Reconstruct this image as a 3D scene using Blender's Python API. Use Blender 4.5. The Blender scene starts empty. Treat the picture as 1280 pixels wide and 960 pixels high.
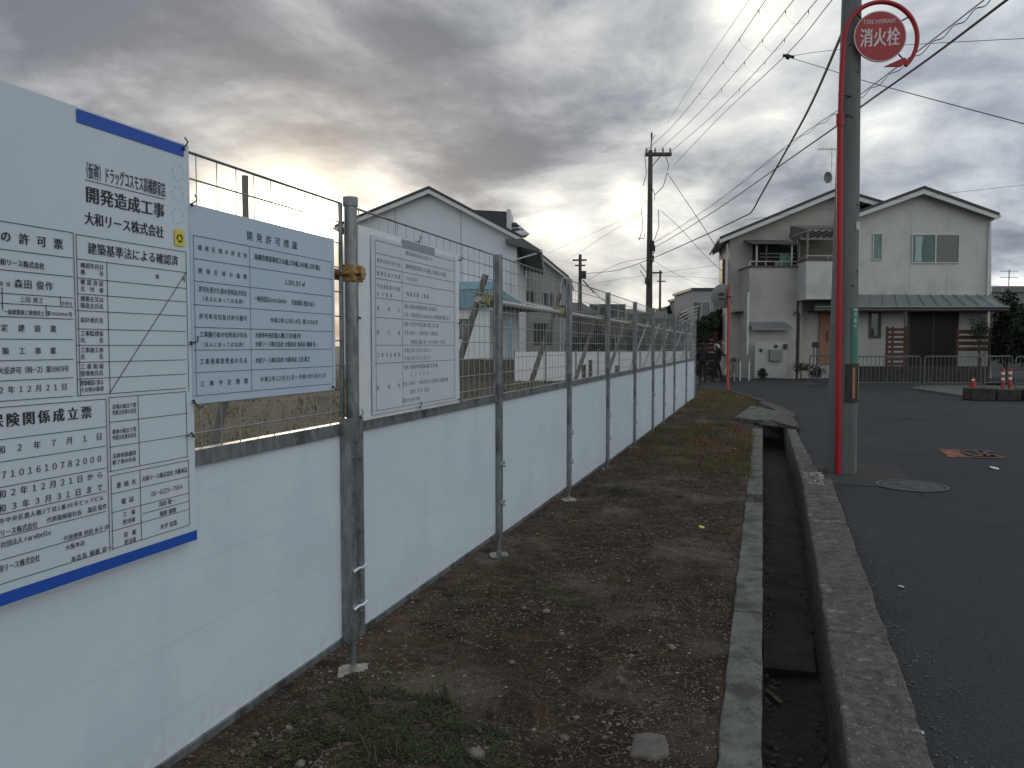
import bpy, math, random
from mathutils import Vector, Matrix, noise as mnoise
random.seed(7)
SC = bpy.context.scene
COL = SC.collection
R = math.radians

# ------------------------------------------------------------------ camera
YAW, PITCH, FPX, EYE = R(18.05), R(2.86), 961.0, 1.4
cam = bpy.data.cameras.new('camera'); camo = bpy.data.objects.new('camera', cam); COL.objects.link(camo)
camo.location = (0, 0, EYE); camo.rotation_euler = (R(90) - PITCH, 0, YAW)
cam.sensor_width = 36; cam.lens = FPX / 1280 * 36; cam.clip_start = 0.05; cam.clip_end = 3000
SC.camera = camo
RIGHT = Vector((math.cos(YAW), math.sin(YAW), 0)); FWD = Vector((-math.sin(YAW), math.cos(YAW), 0))

def rf(px, py):
    """viewing direction of a picture point as (right, up) per metre of horizontal depth"""
    x = (px - 640) / FPX; y = -(py - 480) / FPX
    f = math.cos(PITCH) + y * math.sin(PITCH); u = -math.sin(PITCH) + y * math.cos(PITCH)
    return x / f, u / f
def D(px, py, d):
    r, u = rf(px, py); p = RIGHT * (r * d) + FWD * d
    return Vector((p.x, p.y, EYE + u * d))
def G(px, py, z=0.0):
    r, u = rf(px, py); return D(px, py, (z - EYE) / u)
def PX(px, py, x):
    r, u = rf(px, py); v = RIGHT * r + FWD
    return D(px, py, x / v.x)
def dirw(px, py):
    return (D(px, py, 10) - Vector((0, 0, EYE))).normalized()

# ------------------------------------------------------------------ world
SUN = dirw(398, 262)
sun_el = math.asin(SUN.z); sun_az = math.atan2(SUN.x, SUN.y)
world = bpy.data.worlds.new('World'); SC.world = world; world.use_nodes = True
WN = world.node_tree; WN.nodes.clear()
def wn(t, **k):
    n = WN.nodes.new(t)
    for a, b in k.items(): setattr(n, a, b)
    return n
def plug(s, v):
    if hasattr(v, 'is_output') or isinstance(v, bpy.types.NodeSocket): WN.links.new(v, s)
    else: s.default_value = v
def mth(op, a, b=0.0, c=None, clamp=False):
    n = wn('ShaderNodeMath', operation=op); n.use_clamp = clamp
    plug(n.inputs[0], a); plug(n.inputs[1], b)
    if c is not None: plug(n.inputs[2], c)
    return n.outputs[0]
def vmth(op, a, b=None, scale=None):
    n = wn('ShaderNodeVectorMath', operation=op); plug(n.inputs[0], a)
    if b is not None: plug(n.inputs[1], b)
    if scale is not None: plug(n.inputs['Scale'], scale)
    return n.outputs['Value'] if op in ('DOT_PRODUCT', 'LENGTH', 'DISTANCE') else n.outputs[0]
def sm(v, a, b, lo=0.0, hi=1.0):
    n = wn('ShaderNodeMapRange', interpolation_type='SMOOTHSTEP')
    plug(n.inputs[0], v); n.inputs[1].default_value = a; n.inputs[2].default_value = b
    n.inputs[3].default_value = lo; n.inputs[4].default_value = hi
    return n.outputs[0]
def cmix(f, a, b, mode='MIX'):
    n = wn('ShaderNodeMix', data_type='RGBA', blend_type=mode)
    plug(n.inputs[0], f); plug(n.inputs[6], a if not isinstance(a, tuple) else (*a, 1)); plug(n.inputs[7], b if not isinstance(b, tuple) else (*b, 1))
    return n.outputs[2]
def wnoise(vec, scale, detail, rough=.55, dist=0.0):
    n = wn('ShaderNodeTexNoise'); plug(n.inputs['Vector'], vec); n.inputs['Scale'].default_value = scale
    n.inputs['Detail'].default_value = detail; n.inputs['Roughness'].default_value = rough; n.inputs['Distortion'].default_value = dist
    return n.outputs[0]
tc = wn('ShaderNodeTexCoord').outputs['Generated']
DIRV = vmth('NORMALIZE', tc)
sep = wn('ShaderNodeSeparateXYZ'); plug(sep.inputs[0], DIRV)
zc = mth('MAXIMUM', sep.outputs[2], 0.0)
den = mth('ADD', zc, 0.30)
cx = mth('DIVIDE', sep.outputs[0], den); cy = mth('DIVIDE', sep.outputs[1], den)
cmb = wn('ShaderNodeCombineXYZ'); plug(cmb.inputs[0], cx); plug(cmb.inputs[1], cy); plug(cmb.inputs[2], 0.0)
CP = vmth('ADD', cmb.outputs[0], (3.7, 1.9, 0.4))
warp = wn('ShaderNodeTexNoise'); plug(warp.inputs['Vector'], CP); warp.inputs['Scale'].default_value = 1.1; warp.inputs['Detail'].default_value = 3
CPW = vmth('ADD', CP, vmth('SCALE', vmth('SUBTRACT', warp.outputs[1], (.5, .5, .5)), scale=0.45))
n_big = wnoise(CPW, 0.95, 5, .50); n_mid = wnoise(CPW, 2.6, 7, .56); n_fin = wnoise(CPW, 8.0, 8, .62)
def blob(px, py, k):
    """soft patch of sky around a direction; k = tightness"""
    d = dirw(px, py)
    return mth('EXPONENT', mth('MULTIPLY', mth('SUBTRACT', vmth('DOT_PRODUCT', DIRV, tuple(d)), 1.0), k))
def total(items):
    s = None
    for px, py, k, w in items:
        b = mth('MULTIPLY', blob(px, py, k), w); s = b if s is None else mth('ADD', s, b)
    return s
# thinner cloud (light comes through) and thicker cloud, where this evening has them
thin = total([(260, 255, 1100, .12), (330, 268, 1100, .14), (440, 268, 1300, .14), (500, 246, 1400, .16), (470, 232, 1400, .08), (640, 275, 1500, .12), (690, 275, 1500, .26), (715, 300, 2000, .14), (670, 245, 2200, .10), (300, 200, 300, .04), (745, 285, 1800, .06), (785, 245, 2200, .30), (800, 275, 2200, .20), (850, 245, 1600, .16),
              (860, 290, 1500, .12), (640, 245, 1200, .05), (915, 5, 1300, .15), (960, 45, 2200, .13), (1000, 10, 1500, .08), (940, 90, 3000, .06), (1080, 158, 3500, .12), (1120, 150, 2200, .14), (1150, 135, 3000, .08), (880, 374, 3500, .24), (830, 374, 3500, .22), (780, 372, 3500, .18), (730, 350, 2500, .10), (1265, 345, 2500, .22),
              (1240, 90, 300, .06), (1000, 190, 500, .06), (260, 160, 300, .05), (120, 170, 300, .05), (1180, 250, 500, .04), (420, 190, 500, .03)])
thick = total([(1200, 90, 300, .06), (1240, 225, 350, .10), (1010, 190, 500, .05), (880, 320, 1500, .05), (120, 80, 200, .13), (330, 130, 400, .04), (560, 60, 160, .09), (640, 200, 700, .13), (560, 210, 900, .08), (540, 140, 500, .06), (660, 170, 900, .05), (1190, 190, 600, .06), (900, 330, 1500, .05), (1020, 100, 600, .04)])
def cen(n, k): return mth('MULTIPLY', mth('SUBTRACT', n, .5), k)
lightness = mth('ADD', mth('ADD', cen(n_big, .50), cen(n_mid, .86)), cen(n_fin, .32))
lightness = mth('ADD', mth('SUBTRACT', mth('ADD', lightness, mth('MULTIPLY', thin, sm(n_mid, .30, .62, .70, 1.25))), thick), .50)
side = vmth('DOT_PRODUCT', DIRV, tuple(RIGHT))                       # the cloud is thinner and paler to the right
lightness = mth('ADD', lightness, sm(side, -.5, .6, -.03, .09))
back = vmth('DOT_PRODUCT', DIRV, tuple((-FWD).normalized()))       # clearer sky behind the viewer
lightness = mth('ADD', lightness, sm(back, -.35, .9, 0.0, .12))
br = vmth('DOT_PRODUCT', DIRV, tuple((RIGHT * .75 - FWD * .66).normalized()))   # unseen sky behind right, brightened to lift the fence boards
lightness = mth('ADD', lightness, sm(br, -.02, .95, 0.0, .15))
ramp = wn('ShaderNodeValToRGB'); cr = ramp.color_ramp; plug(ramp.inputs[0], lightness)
stops = [(.30, (.140, .160, .200)), (.41, (.215, .236, .280)), (.51, (.335, .358, .400)), (.62, (.52, .54, .56)), (.78, (.78, .79, .77)), (.93, (1.25, 1.18, 1.0))]
while len(cr.elements) < len(stops): cr.elements.new(.5)
for e, (p, c) in zip(cr.elements, stops): e.position = p; e.color = (*c, 1)
CLOUD = ramp.outputs[0]
# blue-grey on the side away from the sun
sd = vmth('DOT_PRODUCT', DIRV, tuple(SUN))
CLOUD = cmix(1.0, CLOUD, cmix(sm(sd, .96, .60), (1.02, 1.0, .965), (.95, 1.0, 1.05)), 'MULTIPLY')
sky = wn('ShaderNodeTexSky', sky_type='NISHITA'); sky.sun_disc = False
sky.sun_elevation = sun_el; sky.sun_rotation = sun_az; sky.dust_density = 2.0; sky.ozone_density = 1.5
skyc = vmth('SCALE', sky.outputs[0], scale=0.1)
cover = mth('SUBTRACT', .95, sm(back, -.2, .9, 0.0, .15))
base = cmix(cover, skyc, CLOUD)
# sun burning through the thin cloud
g = mth('ADD', mth('ADD', mth('MULTIPLY', blob(398, 274, 5500), 14.0), mth('ADD', mth('MULTIPLY', blob(372, 272, 1500), 6.0), mth('MULTIPLY', blob(285, 262, 2600), 3.0))), mth('MULTIPLY', blob(372, 262, 300), .24))
sc_ = wn('ShaderNodeVectorMath', operation='SCALE'); sc_.inputs[0].default_value = (1.0, .84, .55); plug(sc_.inputs['Scale'], mth('MULTIPLY', g, sm(n_mid, .25, .6, .65, 1.1)))
final = cmix(1.0, base, sc_.outputs[0], 'ADD')
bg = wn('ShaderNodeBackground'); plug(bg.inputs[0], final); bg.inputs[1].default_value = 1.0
out = wn('ShaderNodeOutputWorld'); WN.links.new(bg.outputs[0], out.inputs[0])

# ------------------------------------------------------------------ sun, exposure
sl = bpy.data.lights.new('sun', 'SUN'); sl.energy = 0.7; sl.angle = R(12); sl.color = (1, .84, .64)
so = bpy.data.objects.new('sun', sl); COL.objects.link(so)
so.rotation_euler = SUN.to_track_quat('Z', 'Y').to_euler(); so.location = (0, 0, 30)
SC.view_settings.view_transform = 'Standard'; SC.view_settings.look = 'None'; SC.view_settings.exposure = 0.20; SC.view_settings.gamma = 1.0
SC.cycles.max_bounces = 6; SC.cycles.transparent_max_bounces = 16

# ------------------------------------------------------------------ materials
MATS = {}
def mat(name, c, c2=None, rough=.7, metal=0.0, scale=8, detail=6, bump=0.0, bscale=None, c3=None, s3=1.5, t3=(.5, .65), transl=None, spec=.5, coord='Object', stretch=None, alpha=None, emit=None, bdist=.02):
    m = bpy.data.materials.new(name); m.use_nodes = True; nt = m.node_tree; b = nt.nodes['Principled BSDF']
    b.inputs['Roughness'].default_value = rough; b.inputs['Metallic'].default_value = metal
    b.inputs['Specular IOR Level'].default_value = spec
    t = nt.nodes.new('ShaderNodeTexCoord'); vec = t.outputs[coord]
    if stretch:
        mp = nt.nodes.new('ShaderNodeMapping'); mp.inputs['Scale'].default_value = stretch; nt.links.new(vec, mp.inputs[0]); vec = mp.outputs[0]
    def nz(s, d=detail):
        n = nt.nodes.new('ShaderNodeTexNoise'); n.inputs['Scale'].default_value = s; n.inputs['Detail'].default_value = d; n.inputs['Roughness'].default_value = .6
        nt.links.new(vec, n.inputs['Vector']); return n.outputs[0]
    colr = None
    if c2:
        r = nt.nodes.new('ShaderNodeValToRGB'); r.color_ramp.elements[0].position = .34; r.color_ramp.elements[1].position = .66
        r.color_ramp.elements[0].color = (*c, 1); r.color_ramp.elements[1].color = (*c2, 1); nt.links.new(nz(scale), r.inputs[0]); colr = r.outputs[0]
        if c3:
            mr = nt.nodes.new('ShaderNodeMapRange'); mr.interpolation_type = 'SMOOTHSTEP'; mr.inputs[1].default_value = t3[0]; mr.inputs[2].default_value = t3[1]
            nt.links.new(nz(s3), mr.inputs[0]); mx = nt.nodes.new('ShaderNodeMix'); mx.data_type = 'RGBA'
            nt.links.new(mr.outputs[0], mx.inputs[0]); nt.links.new(colr, mx.inputs[6]); mx.inputs[7].default_value = (*c3, 1); colr = mx.outputs[2]
        nt.links.new(colr, b.inputs['Base Color'])
    else: b.inputs['Base Color'].default_value = (*c, 1)
    if bump:
        bp = nt.nodes.new('ShaderNodeBump'); bp.inputs['Strength'].default_value = bump; bp.inputs['Distance'].default_value = bdist
        nt.links.new(nz(bscale or scale * 3), bp.inputs['Height']); nt.links.new(bp.outputs[0], b.inputs['Normal'])
    if transl:
        tr = nt.nodes.new('ShaderNodeBsdfTranslucent'); ms = nt.nodes.new('ShaderNodeMixShader'); ms.inputs[0].default_value = transl
        if colr: nt.links.new(colr, tr.inputs[0])
        else: tr.inputs[0].default_value = (*c, 1)
        nt.links.new(b.outputs[0], ms.inputs[1]); nt.links.new(tr.outputs[0], ms.inputs[2]); nt.links.new(ms.outputs[0], nt.nodes['Material Output'].inputs[0])
    if alpha is not None: b.inputs['Alpha'].default_value = alpha
    MATS[name] = m; return m

galv = mat('galvanised', (.16, .18, .185), (.30, .32, .33), rough=.42, metal=.55, scale=30, bump=.15, c3=(.10, .105, .11), s3=9, stretch=(1, 1, .35))
wirem = mat('wire_steel', (.32, .33, .33), (.44, .44, .43), rough=.4, metal=.6, scale=20)
sheetm = mat('white_sheet', (.63, .71, .78), (.68, .755, .82), rough=.55, scale=1.6, bump=.35, bscale=2.2, transl=.08, bdist=.03, c3=(.62, .70, .77), s3=2.2)
boardm = mat('sign_paper', (.63, .71, .78), (.68, .755, .82), rough=.5, scale=2, bump=.12, bscale=3, transl=.06)
board2 = mat('sign_board', (.50, .60, .72), (.54, .635, .75), rough=.45, scale=3, transl=.04)
board3 = mat('plastic_wrap', (.74, .77, .80), (.80, .82, .84), rough=.28, scale=5, bump=.6, bscale=9, bdist=.01, transl=.05)
paperm = mat('notice_paper', (.58, .62, .66), (.64, .675, .71), rough=.5, scale=4, bump=.4, bscale=14, bdist=.006)
ink = mat('ink', (.018, .02, .025), rough=.6)
inkf = mat('ink_faded', (.17, .18, .21), rough=.6)
ink_grey = mat('ink_grey', (.30, .32, .36), rough=.6)
bluem = mat('blue_tape', (.012, .075, .42), (.015, .09, .47), rough=.5, scale=9)
yellowm = mat('yellow_sticker', (.75, .62, .05), rough=.5)
blackp = mat('black_plastic', (.02, .02, .022), rough=.5)
mat('pale_plate', (.24, .22, .19), (.42, .40, .36), rough=.85, scale=25, bump=.3)
mat('bright_zinc', (.62, .64, .66), (.75, .76, .77), rough=.25, metal=.7, scale=60)
rust = mat('rusty_clamp', (.30, .17, .07), (.50, .33, .14), rough=.5, metal=.5, scale=40, c3=(.16, .08, .04), s3=25)
woodb = mat('weathered_pole', (.15, .14, .13), (.27, .255, .235), rough=.85, scale=14, bump=.4, stretch=(1, 1, .15), c3=(.10, .07, .05), s3=6)
lightpipe = mat('light_pipe', (.42, .42, .40), (.58, .57, .54), rough=.45, metal=.3, scale=12)
tapem = mat('tiger_rope', (.55, .52, .12), (.10, .10, .06), rough=.7, scale=45, detail=1)
soil = mat('soil', (.028, .016, .010), (.078, .048, .029), rough=.95, scale=5, bump=1.0, bscale=26, c3=(.125, .100, .074), s3=1.3, t3=(.48, .66), spec=.2, bdist=.03)
lotsoil = mat('lot_soil', (.085, .070, .050), (.16, .135, .10), rough=.95, scale=6, bump=.8, bscale=30, c3=(.10, .10, .05), s3=.8, spec=.2)
def nodes_of(m): return m.node_tree, m.node_tree.nodes['Principled BSDF']
def tweak_base(m, fn):
    """pass the material's colour through fn(nt, colour_socket, coord_socket) -> colour_socket"""
    nt, b = nodes_of(m); src = b.inputs['Base Color'].links[0].from_socket; tcn = nt.nodes.new('ShaderNodeTexCoord'); o = fn(nt, src, tcn.outputs['Object'])
    for l in list(nt.links):
        if l.from_socket == src and l.to_node != o.node and l.to_node.type in ('BSDF_PRINCIPLED', 'BSDF_TRANSLUCENT'): nt.links.new(o, l.to_socket)
def nmix(nt, f, a, c, blend='MIX'):
    n = nt.nodes.new('ShaderNodeMix'); n.data_type = 'RGBA'; n.blend_type = blend
    for s_, v in ((n.inputs[0], f), (n.inputs[6], a), (n.inputs[7], c)):
        if isinstance(v, bpy.types.NodeSocket): nt.links.new(v, s_)
        else: s_.default_value = (*v, 1) if isinstance(v, tuple) else v
    return n.outputs[2]
def nm(nt, op, a, b=0.0, cl=False):
    n = nt.nodes.new('ShaderNodeMath'); n.operation = op; n.use_clamp = cl
    for s_, v in ((n.inputs[0], a), (n.inputs[1], b)):
        if isinstance(v, bpy.types.NodeSocket): nt.links.new(v, s_)
        else: s_.default_value = v
    return n.outputs[0]
def nramp(nt, v, a, b, lo=0.0, hi=1.0):
    n = nt.nodes.new('ShaderNodeMapRange'); n.interpolation_type = 'SMOOTHSTEP'; nt.links.new(v, n.inputs[0])
    for i, q in enumerate((a, b, lo, hi)): n.inputs[i + 1].default_value = q
    return n.outputs[0]
def nnoise(nt, co, s, d=5, rough=.6, dist=0.0):
    n = nt.nodes.new('ShaderNodeTexNoise'); nt.links.new(co, n.inputs['Vector']); n.inputs['Scale'].default_value = s; n.inputs['Detail'].default_value = d; n.inputs['Roughness'].default_value = rough; n.inputs['Distortion'].default_value = dist
    return n.outputs[0]
def nvor(nt, co, s, feat='F1'):
    n = nt.nodes.new('ShaderNodeTexVoronoi'); n.feature = feat; nt.links.new(co, n.inputs['Vector']); n.inputs['Scale'].default_value = s; return n
def speckle(scale, thr, col, patchy=1.5, lo=.40, hi=.58, size=.42):
    def fn(nt, src, co):
        v = nvor(nt, co, scale); sp = nt.nodes.new('ShaderNodeSeparateColor'); nt.links.new(v.outputs['Color'], sp.inputs[0])
        pick = nramp(nt, sp.outputs[0], thr, thr + .05); shape = nramp(nt, v.outputs['Distance'], size, size * .6); area = nramp(nt, nnoise(nt, co, patchy), lo, hi, .25, 1.0)
        f = nm(nt, 'MULTIPLY', nm(nt, 'MULTIPLY', pick, shape), area); shade = nramp(nt, sp.outputs[1], 0, 1, .55, 1.25)
        c = nt.nodes.new('ShaderNodeVectorMath'); c.operation = 'SCALE'; c.inputs[0].default_value = col; nt.links.new(shade, c.inputs['Scale'])
        return nmix(nt, f, src, c.outputs[0])
    return fn
def cracks(scale, col, w=.012):
    def fn(nt, src, co):
        wv = nt.nodes.new('ShaderNodeVectorMath'); wv.operation = 'ADD'; nt.links.new(co, wv.inputs[0]); nn = nt.nodes.new('ShaderNodeTexNoise'); nt.links.new(co, nn.inputs['Vector']); nn.inputs['Scale'].default_value = 2.2; nn.inputs['Detail'].default_value = 6; nt.links.new(nn.outputs[1], wv.inputs[1])
        v = nvor(nt, wv.outputs[0], scale, 'DISTANCE_TO_EDGE'); f = nm(nt, 'MULTIPLY', nramp(nt, v.outputs['Distance'], w, w * .3), nramp(nt, nnoise(nt, co, .35, 2), .50, .60))
        return nmix(nt, f, src, col)
    return fn
tweak_base(soil, speckle(75, .78, (.36, .33, .285), 1.7)); tweak_base(soil, speckle(150, .70, (.26, .23, .20), 2.4))
tweak_base(soil, speckle(34, .91, (.38, .35, .31), 1.1, size=.36))
tweak_base(soil, lambda nt, src, co: nmix(nt, nramp(nt, nnoise(nt, co, 11, 8, .7), .50, .66, 0, .7), src, (.020, .014, .010)))
tweak_base(lotsoil, speckle(22, .8, (.28, .25, .20), .9)); tweak_base(lotsoil, lambda nt, src, co: nmix(nt, nramp(nt, nnoise(nt, co, 7, 8, .7), .50, .62, 0, .7), src, (.045, .035, .022)))
def grid(nt, src, co):
    sp = nt.nodes.new('ShaderNodeSeparateXYZ'); nt.links.new(co, sp.inputs[0]); f = None
    for ax, st_ in ((1, .305), (2, .212)):
        wob = nm(nt, 'MULTIPLY', nnoise(nt, co, 2.0, 2), .02); q = nm(nt, 'ABSOLUTE', nm(nt, 'SUBTRACT', nm(nt, 'FRACT', nm(nt, 'DIVIDE', nm(nt, 'ADD', sp.outputs[ax], wob), st_)), .5)); l = nm(nt, 'MULTIPLY', nramp(nt, q, .030, .006), .45 if ax == 1 else 1.0); f = l if f is None else nm(nt, 'MAXIMUM', f, l)
    f = nm(nt, 'MULTIPLY', f, nramp(nt, nnoise(nt, co, 1.1, 3), .40, .65, .0, .34)); c = nmix(nt, f, src, (.53, .60, .66))
    dirt = nm(nt, 'MULTIPLY', nramp(nt, nm(nt, 'ADD', sp.outputs[2], nm(nt, 'MULTIPLY', nnoise(nt, co, 9, 6), .22)), .42, .22), nramp(nt, nnoise(nt, co, 30, 4), .40, .62))
    return nmix(nt, nm(nt, 'MULTIPLY', dirt, .28), c, (.36, .33, .29))
tweak_base(sheetm, grid); tweak_base(sheetm, speckle(26, .985, (.30, .31, .32), .7, size=.12))
tweak_base(boardm, lambda nt, src, co: nmix(nt, nramp(nt, nnoise(nt, co, 1.6, 3), .45, .7, 0, .25), src, (.60, .68, .74)))
farground = mat('far_ground', (.06, .055, .045), (.10, .09, .075), rough=.95, scale=.3)
asph = mat('asphalt', (.036, .038, .042), (.062, .064, .069), rough=.93, scale=60, bump=.45, bscale=180, c3=(.070, .068, .068), s3=.45, t3=(.5, .75), bdist=.006, spec=.2)
tweak_base(asph, speckle(130, .80, (.15, .15, .15), .8, size=.4)); tweak_base(asph, speckle(60, .95, (.20, .19, .18), .5, size=.3))
tweak_base(asph, cracks(.45, (.012, .012, .013), .010))
tweak_base(asph, lambda nt, src, co: nmix(nt, nramp(nt, nnoise(nt, co, 1.3, 7, .65, .5), .50, .72, 0, .55), src, (.028, .030, .034)))
tweak_base(asph, lambda nt, src, co: nmix(nt, nramp(nt, nnoise(nt, co, .6, 6, .65, 1.0), .54, .70, 0, .5), src, (.085, .082, .078)))
conc = mat('concrete', (.115, .118, .10), (.20, .20, .175), rough=.9, scale=12, bump=.5, bscale=60, c3=(.085, .08, .07), s3=5, spec=.25, bdist=.01)
concd = mat('kerb_concrete', (.085, .074, .066), (.17, .150, .135), rough=.92, scale=26, bump=.8, bscale=80, c3=(.26, .245, .23), s3=9, t3=(.58, .68), spec=.2, bdist=.012)
tweak_base(concd, speckle(110, .78, (.34, .31, .29), 2.0)); tweak_base(concd, speckle(45, .9, (.30, .27, .25), 2.0, size=.35)); tweak_base(concd, lambda nt, src, co: nmix(nt, nramp(nt, nnoise(nt, co, 6, 8, .7), .52, .66, 0, .6), src, (.05, .04, .034)))
tweak_base(conc, speckle(120, .82, (.30, .29, .27), 2.0)); tweak_base(conc, lambda nt, src, co: nmix(nt, nramp(nt, nnoise(nt, co, 9, 8, .7), .52, .68, 0, .65), src, (.045, .044, .034))); tweak_base(conc, lambda nt, src, co: nmix(nt, nramp(nt, nnoise(nt, co, 45, 4, .7), .55, .62, 0, .6), src, (.07, .07, .06)))
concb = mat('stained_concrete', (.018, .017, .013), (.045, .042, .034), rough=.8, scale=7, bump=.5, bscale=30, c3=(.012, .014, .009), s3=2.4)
polec = mat('pole_concrete', (.13, .14, .138), (.19, .20, .197), rough=.85, scale=6, bump=.2, bscale=60, stretch=(1, 1, .12), c3=(.10, .105, .105), s3=2)
tweak_base(polec, speckle(60, .85, (.10, .10, .10), 2.5, size=.35)); tweak_base(polec, lambda nt, src, co: nmix(nt, nramp(nt, nnoise(nt, co, 3, 8, .7), .55, .68, 0, .5), src, (.085, .08, .07)))
redm = mat('red_paint', (.36, .006, .014), (.42, .009, .018), rough=.45, scale=9, c3=(.30, .015, .02), s3=5, stretch=(1, 1, .2))
redsign = mat('red_sign', (.36, .016, .026), (.40, .022, .032), rough=.4, scale=5)
whitep = mat('white_paint', (.74, .74, .72), rough=.5)
orangep = mat('orange_pole_paint', (.40, .06, .045), (.48, .10, .07), rough=.5, scale=8)
oldpole = mat('old_pole', (.065, .055, .048), (.12, .105, .09), rough=.85, scale=5, stretch=(1, 1, .1), bump=.3)
cablem = mat('cable_black', (.015, .015, .017), rough=.6)
cableg = mat('cable_grey', (.10, .10, .11), rough=.6)
insul = mat('insulator', (.30, .30, .31), rough=.3)
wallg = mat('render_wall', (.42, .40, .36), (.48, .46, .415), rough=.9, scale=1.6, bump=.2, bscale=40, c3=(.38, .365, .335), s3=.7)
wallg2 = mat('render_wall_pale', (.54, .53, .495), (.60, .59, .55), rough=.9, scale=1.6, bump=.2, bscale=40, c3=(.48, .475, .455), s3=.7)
wallw = mat('white_siding', (.66, .69, .72), (.72, .74, .76), rough=.7, scale=.8)
trimw = mat('white_trim', (.62, .62, .61), (.68, .68, .66), rough=.5, scale=4)
roofd = mat('dark_roof', (.035, .036, .042), (.06, .06, .068), rough=.6, scale=10)
soffit = mat('soffit', (.30, .30, .29), rough=.8)
metalroof = mat('metal_roof', (.17, .19, .19), (.23, .25, .25), rough=.45, metal=.25, scale=6)
teal = mat('teal_sheet', (.16, .30, .36), (.22, .37, .43), rough=.6, scale=4)
glassd = mat('dark_glass', (.035, .06, .062), rough=.1, spec=.8)
glassg = mat('curtained_glass', (.045, .10, .095), (.08, .15, .14), rough=.25, scale=3, stretch=(6, 1, .4))
curt = mat('curtain', (.30, .42, .38), (.06, .13, .12), rough=.8, scale=6, stretch=(8, 1, .3))
alum = mat('aluminium', (.42, .43, .43), rough=.4, metal=.5)
darkalu = mat('bronze_frame', (.09, .075, .065), rough=.5, metal=.3)
brownw = mat('brown_wood', (.06, .028, .02), (.10, .045, .03), rough=.8, scale=5, stretch=(.5, 1, 6))  # brown darkened to carry the shade of the house's ground floor
doorw = mat('orange_wood', (.26, .12, .07), (.34, .17, .10), rough=.6, scale=4, stretch=(6, 1, .5))
garage = mat('garage_shutter', (.014, .011, .010), (.022, .017, .014), rough=.6, scale=3)
darkstone = mat('dark_block', (.026, .025, .022), (.05, .047, .042), rough=.9, scale=6, bump=.4)
boxg = mat('meter_grey', (.20, .20, .19), rough=.5)
greenpl = mat('green_plate', (.006, .13, .10), (.008, .16, .12), rough=.4, scale=5)
blackb = mat('black_band', (.012, .012, .012), rough=.5)
orangeb = mat('orange_band', (.26, .12, .06), (.33, .16, .08), rough=.5, scale=30)
coneo = mat('cone_orange', (.36, .03, .018), rough=.5)
orangepaint = mat('orange_road_paint', (.44, .13, .05), (.06, .048, .04), rough=.9, scale=9, detail=8)
orangepaint2 = mat('worn_road_paint', (.24, .13, .075), (.05, .045, .04), rough=.9, scale=12, detail=8)
iron = mat('cast_iron', (.045, .045, .047), (.085, .085, .085), rough=.6, metal=.4, scale=30)
ivory = mat('hoarding_white', (.66, .66, .68), (.72, .72, .73), rough=.6, scale=1)
stonem = mat('pebble', (.07, .06, .05), (.21, .185, .155), rough=.9, scale=3, coord='Object')
fragm = mat('concrete_fragment', (.11, .095, .08), (.18, .155, .13), rough=.9, scale=20, bump=.4)
twigm = mat('dry_twig', (.08, .055, .038), (.22, .17, .115), rough=.9, scale=3)
drygrass = mat('dry_grass', (.125, .075, .030), (.20, .135, .06), rough=.9, scale=2.5, c3=(.085, .10, .028), s3=1.1, t3=(.5, .6))
greenw = mat('weed_green', (.016, .028, .009), (.045, .064, .020), rough=.8, scale=5)
limew = mat('weed_lime', (.13, .20, .03), rough=.7)
leafd = mat('leaf_dark', (.018, .026, .013), (.045, .055, .026), rough=.8, scale=2)
leafm = mat('leaf_mid', (.035, .05, .025), (.07, .085, .045), rough=.8, scale=2)
bark = mat('bark', (.06, .045, .035), (.10, .08, .06), rough=.9, scale=9)
clothk = mat('cloth_black', (.012, .012, .015), rough=.9)
clothn = mat('cloth_navy', (.02, .022, .04), rough=.9)
clothp = mat('cloth_cream', (.42, .38, .34), rough=.9)
clothg = mat('cloth_pale_green', (.28, .32, .22), rough=.9)
skinm = mat('skin', (.40, .24, .17), rough=.6)
hairm = mat('hair_dark', (.02, .016, .014), rough=.7)
hairg = mat('hair_grey', (.36, .33, .30), rough=.7)
dullred = mat('red_brown_board', (.10, .032, .024), (.14, .05, .036), rough=.8, scale=4)

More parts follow.
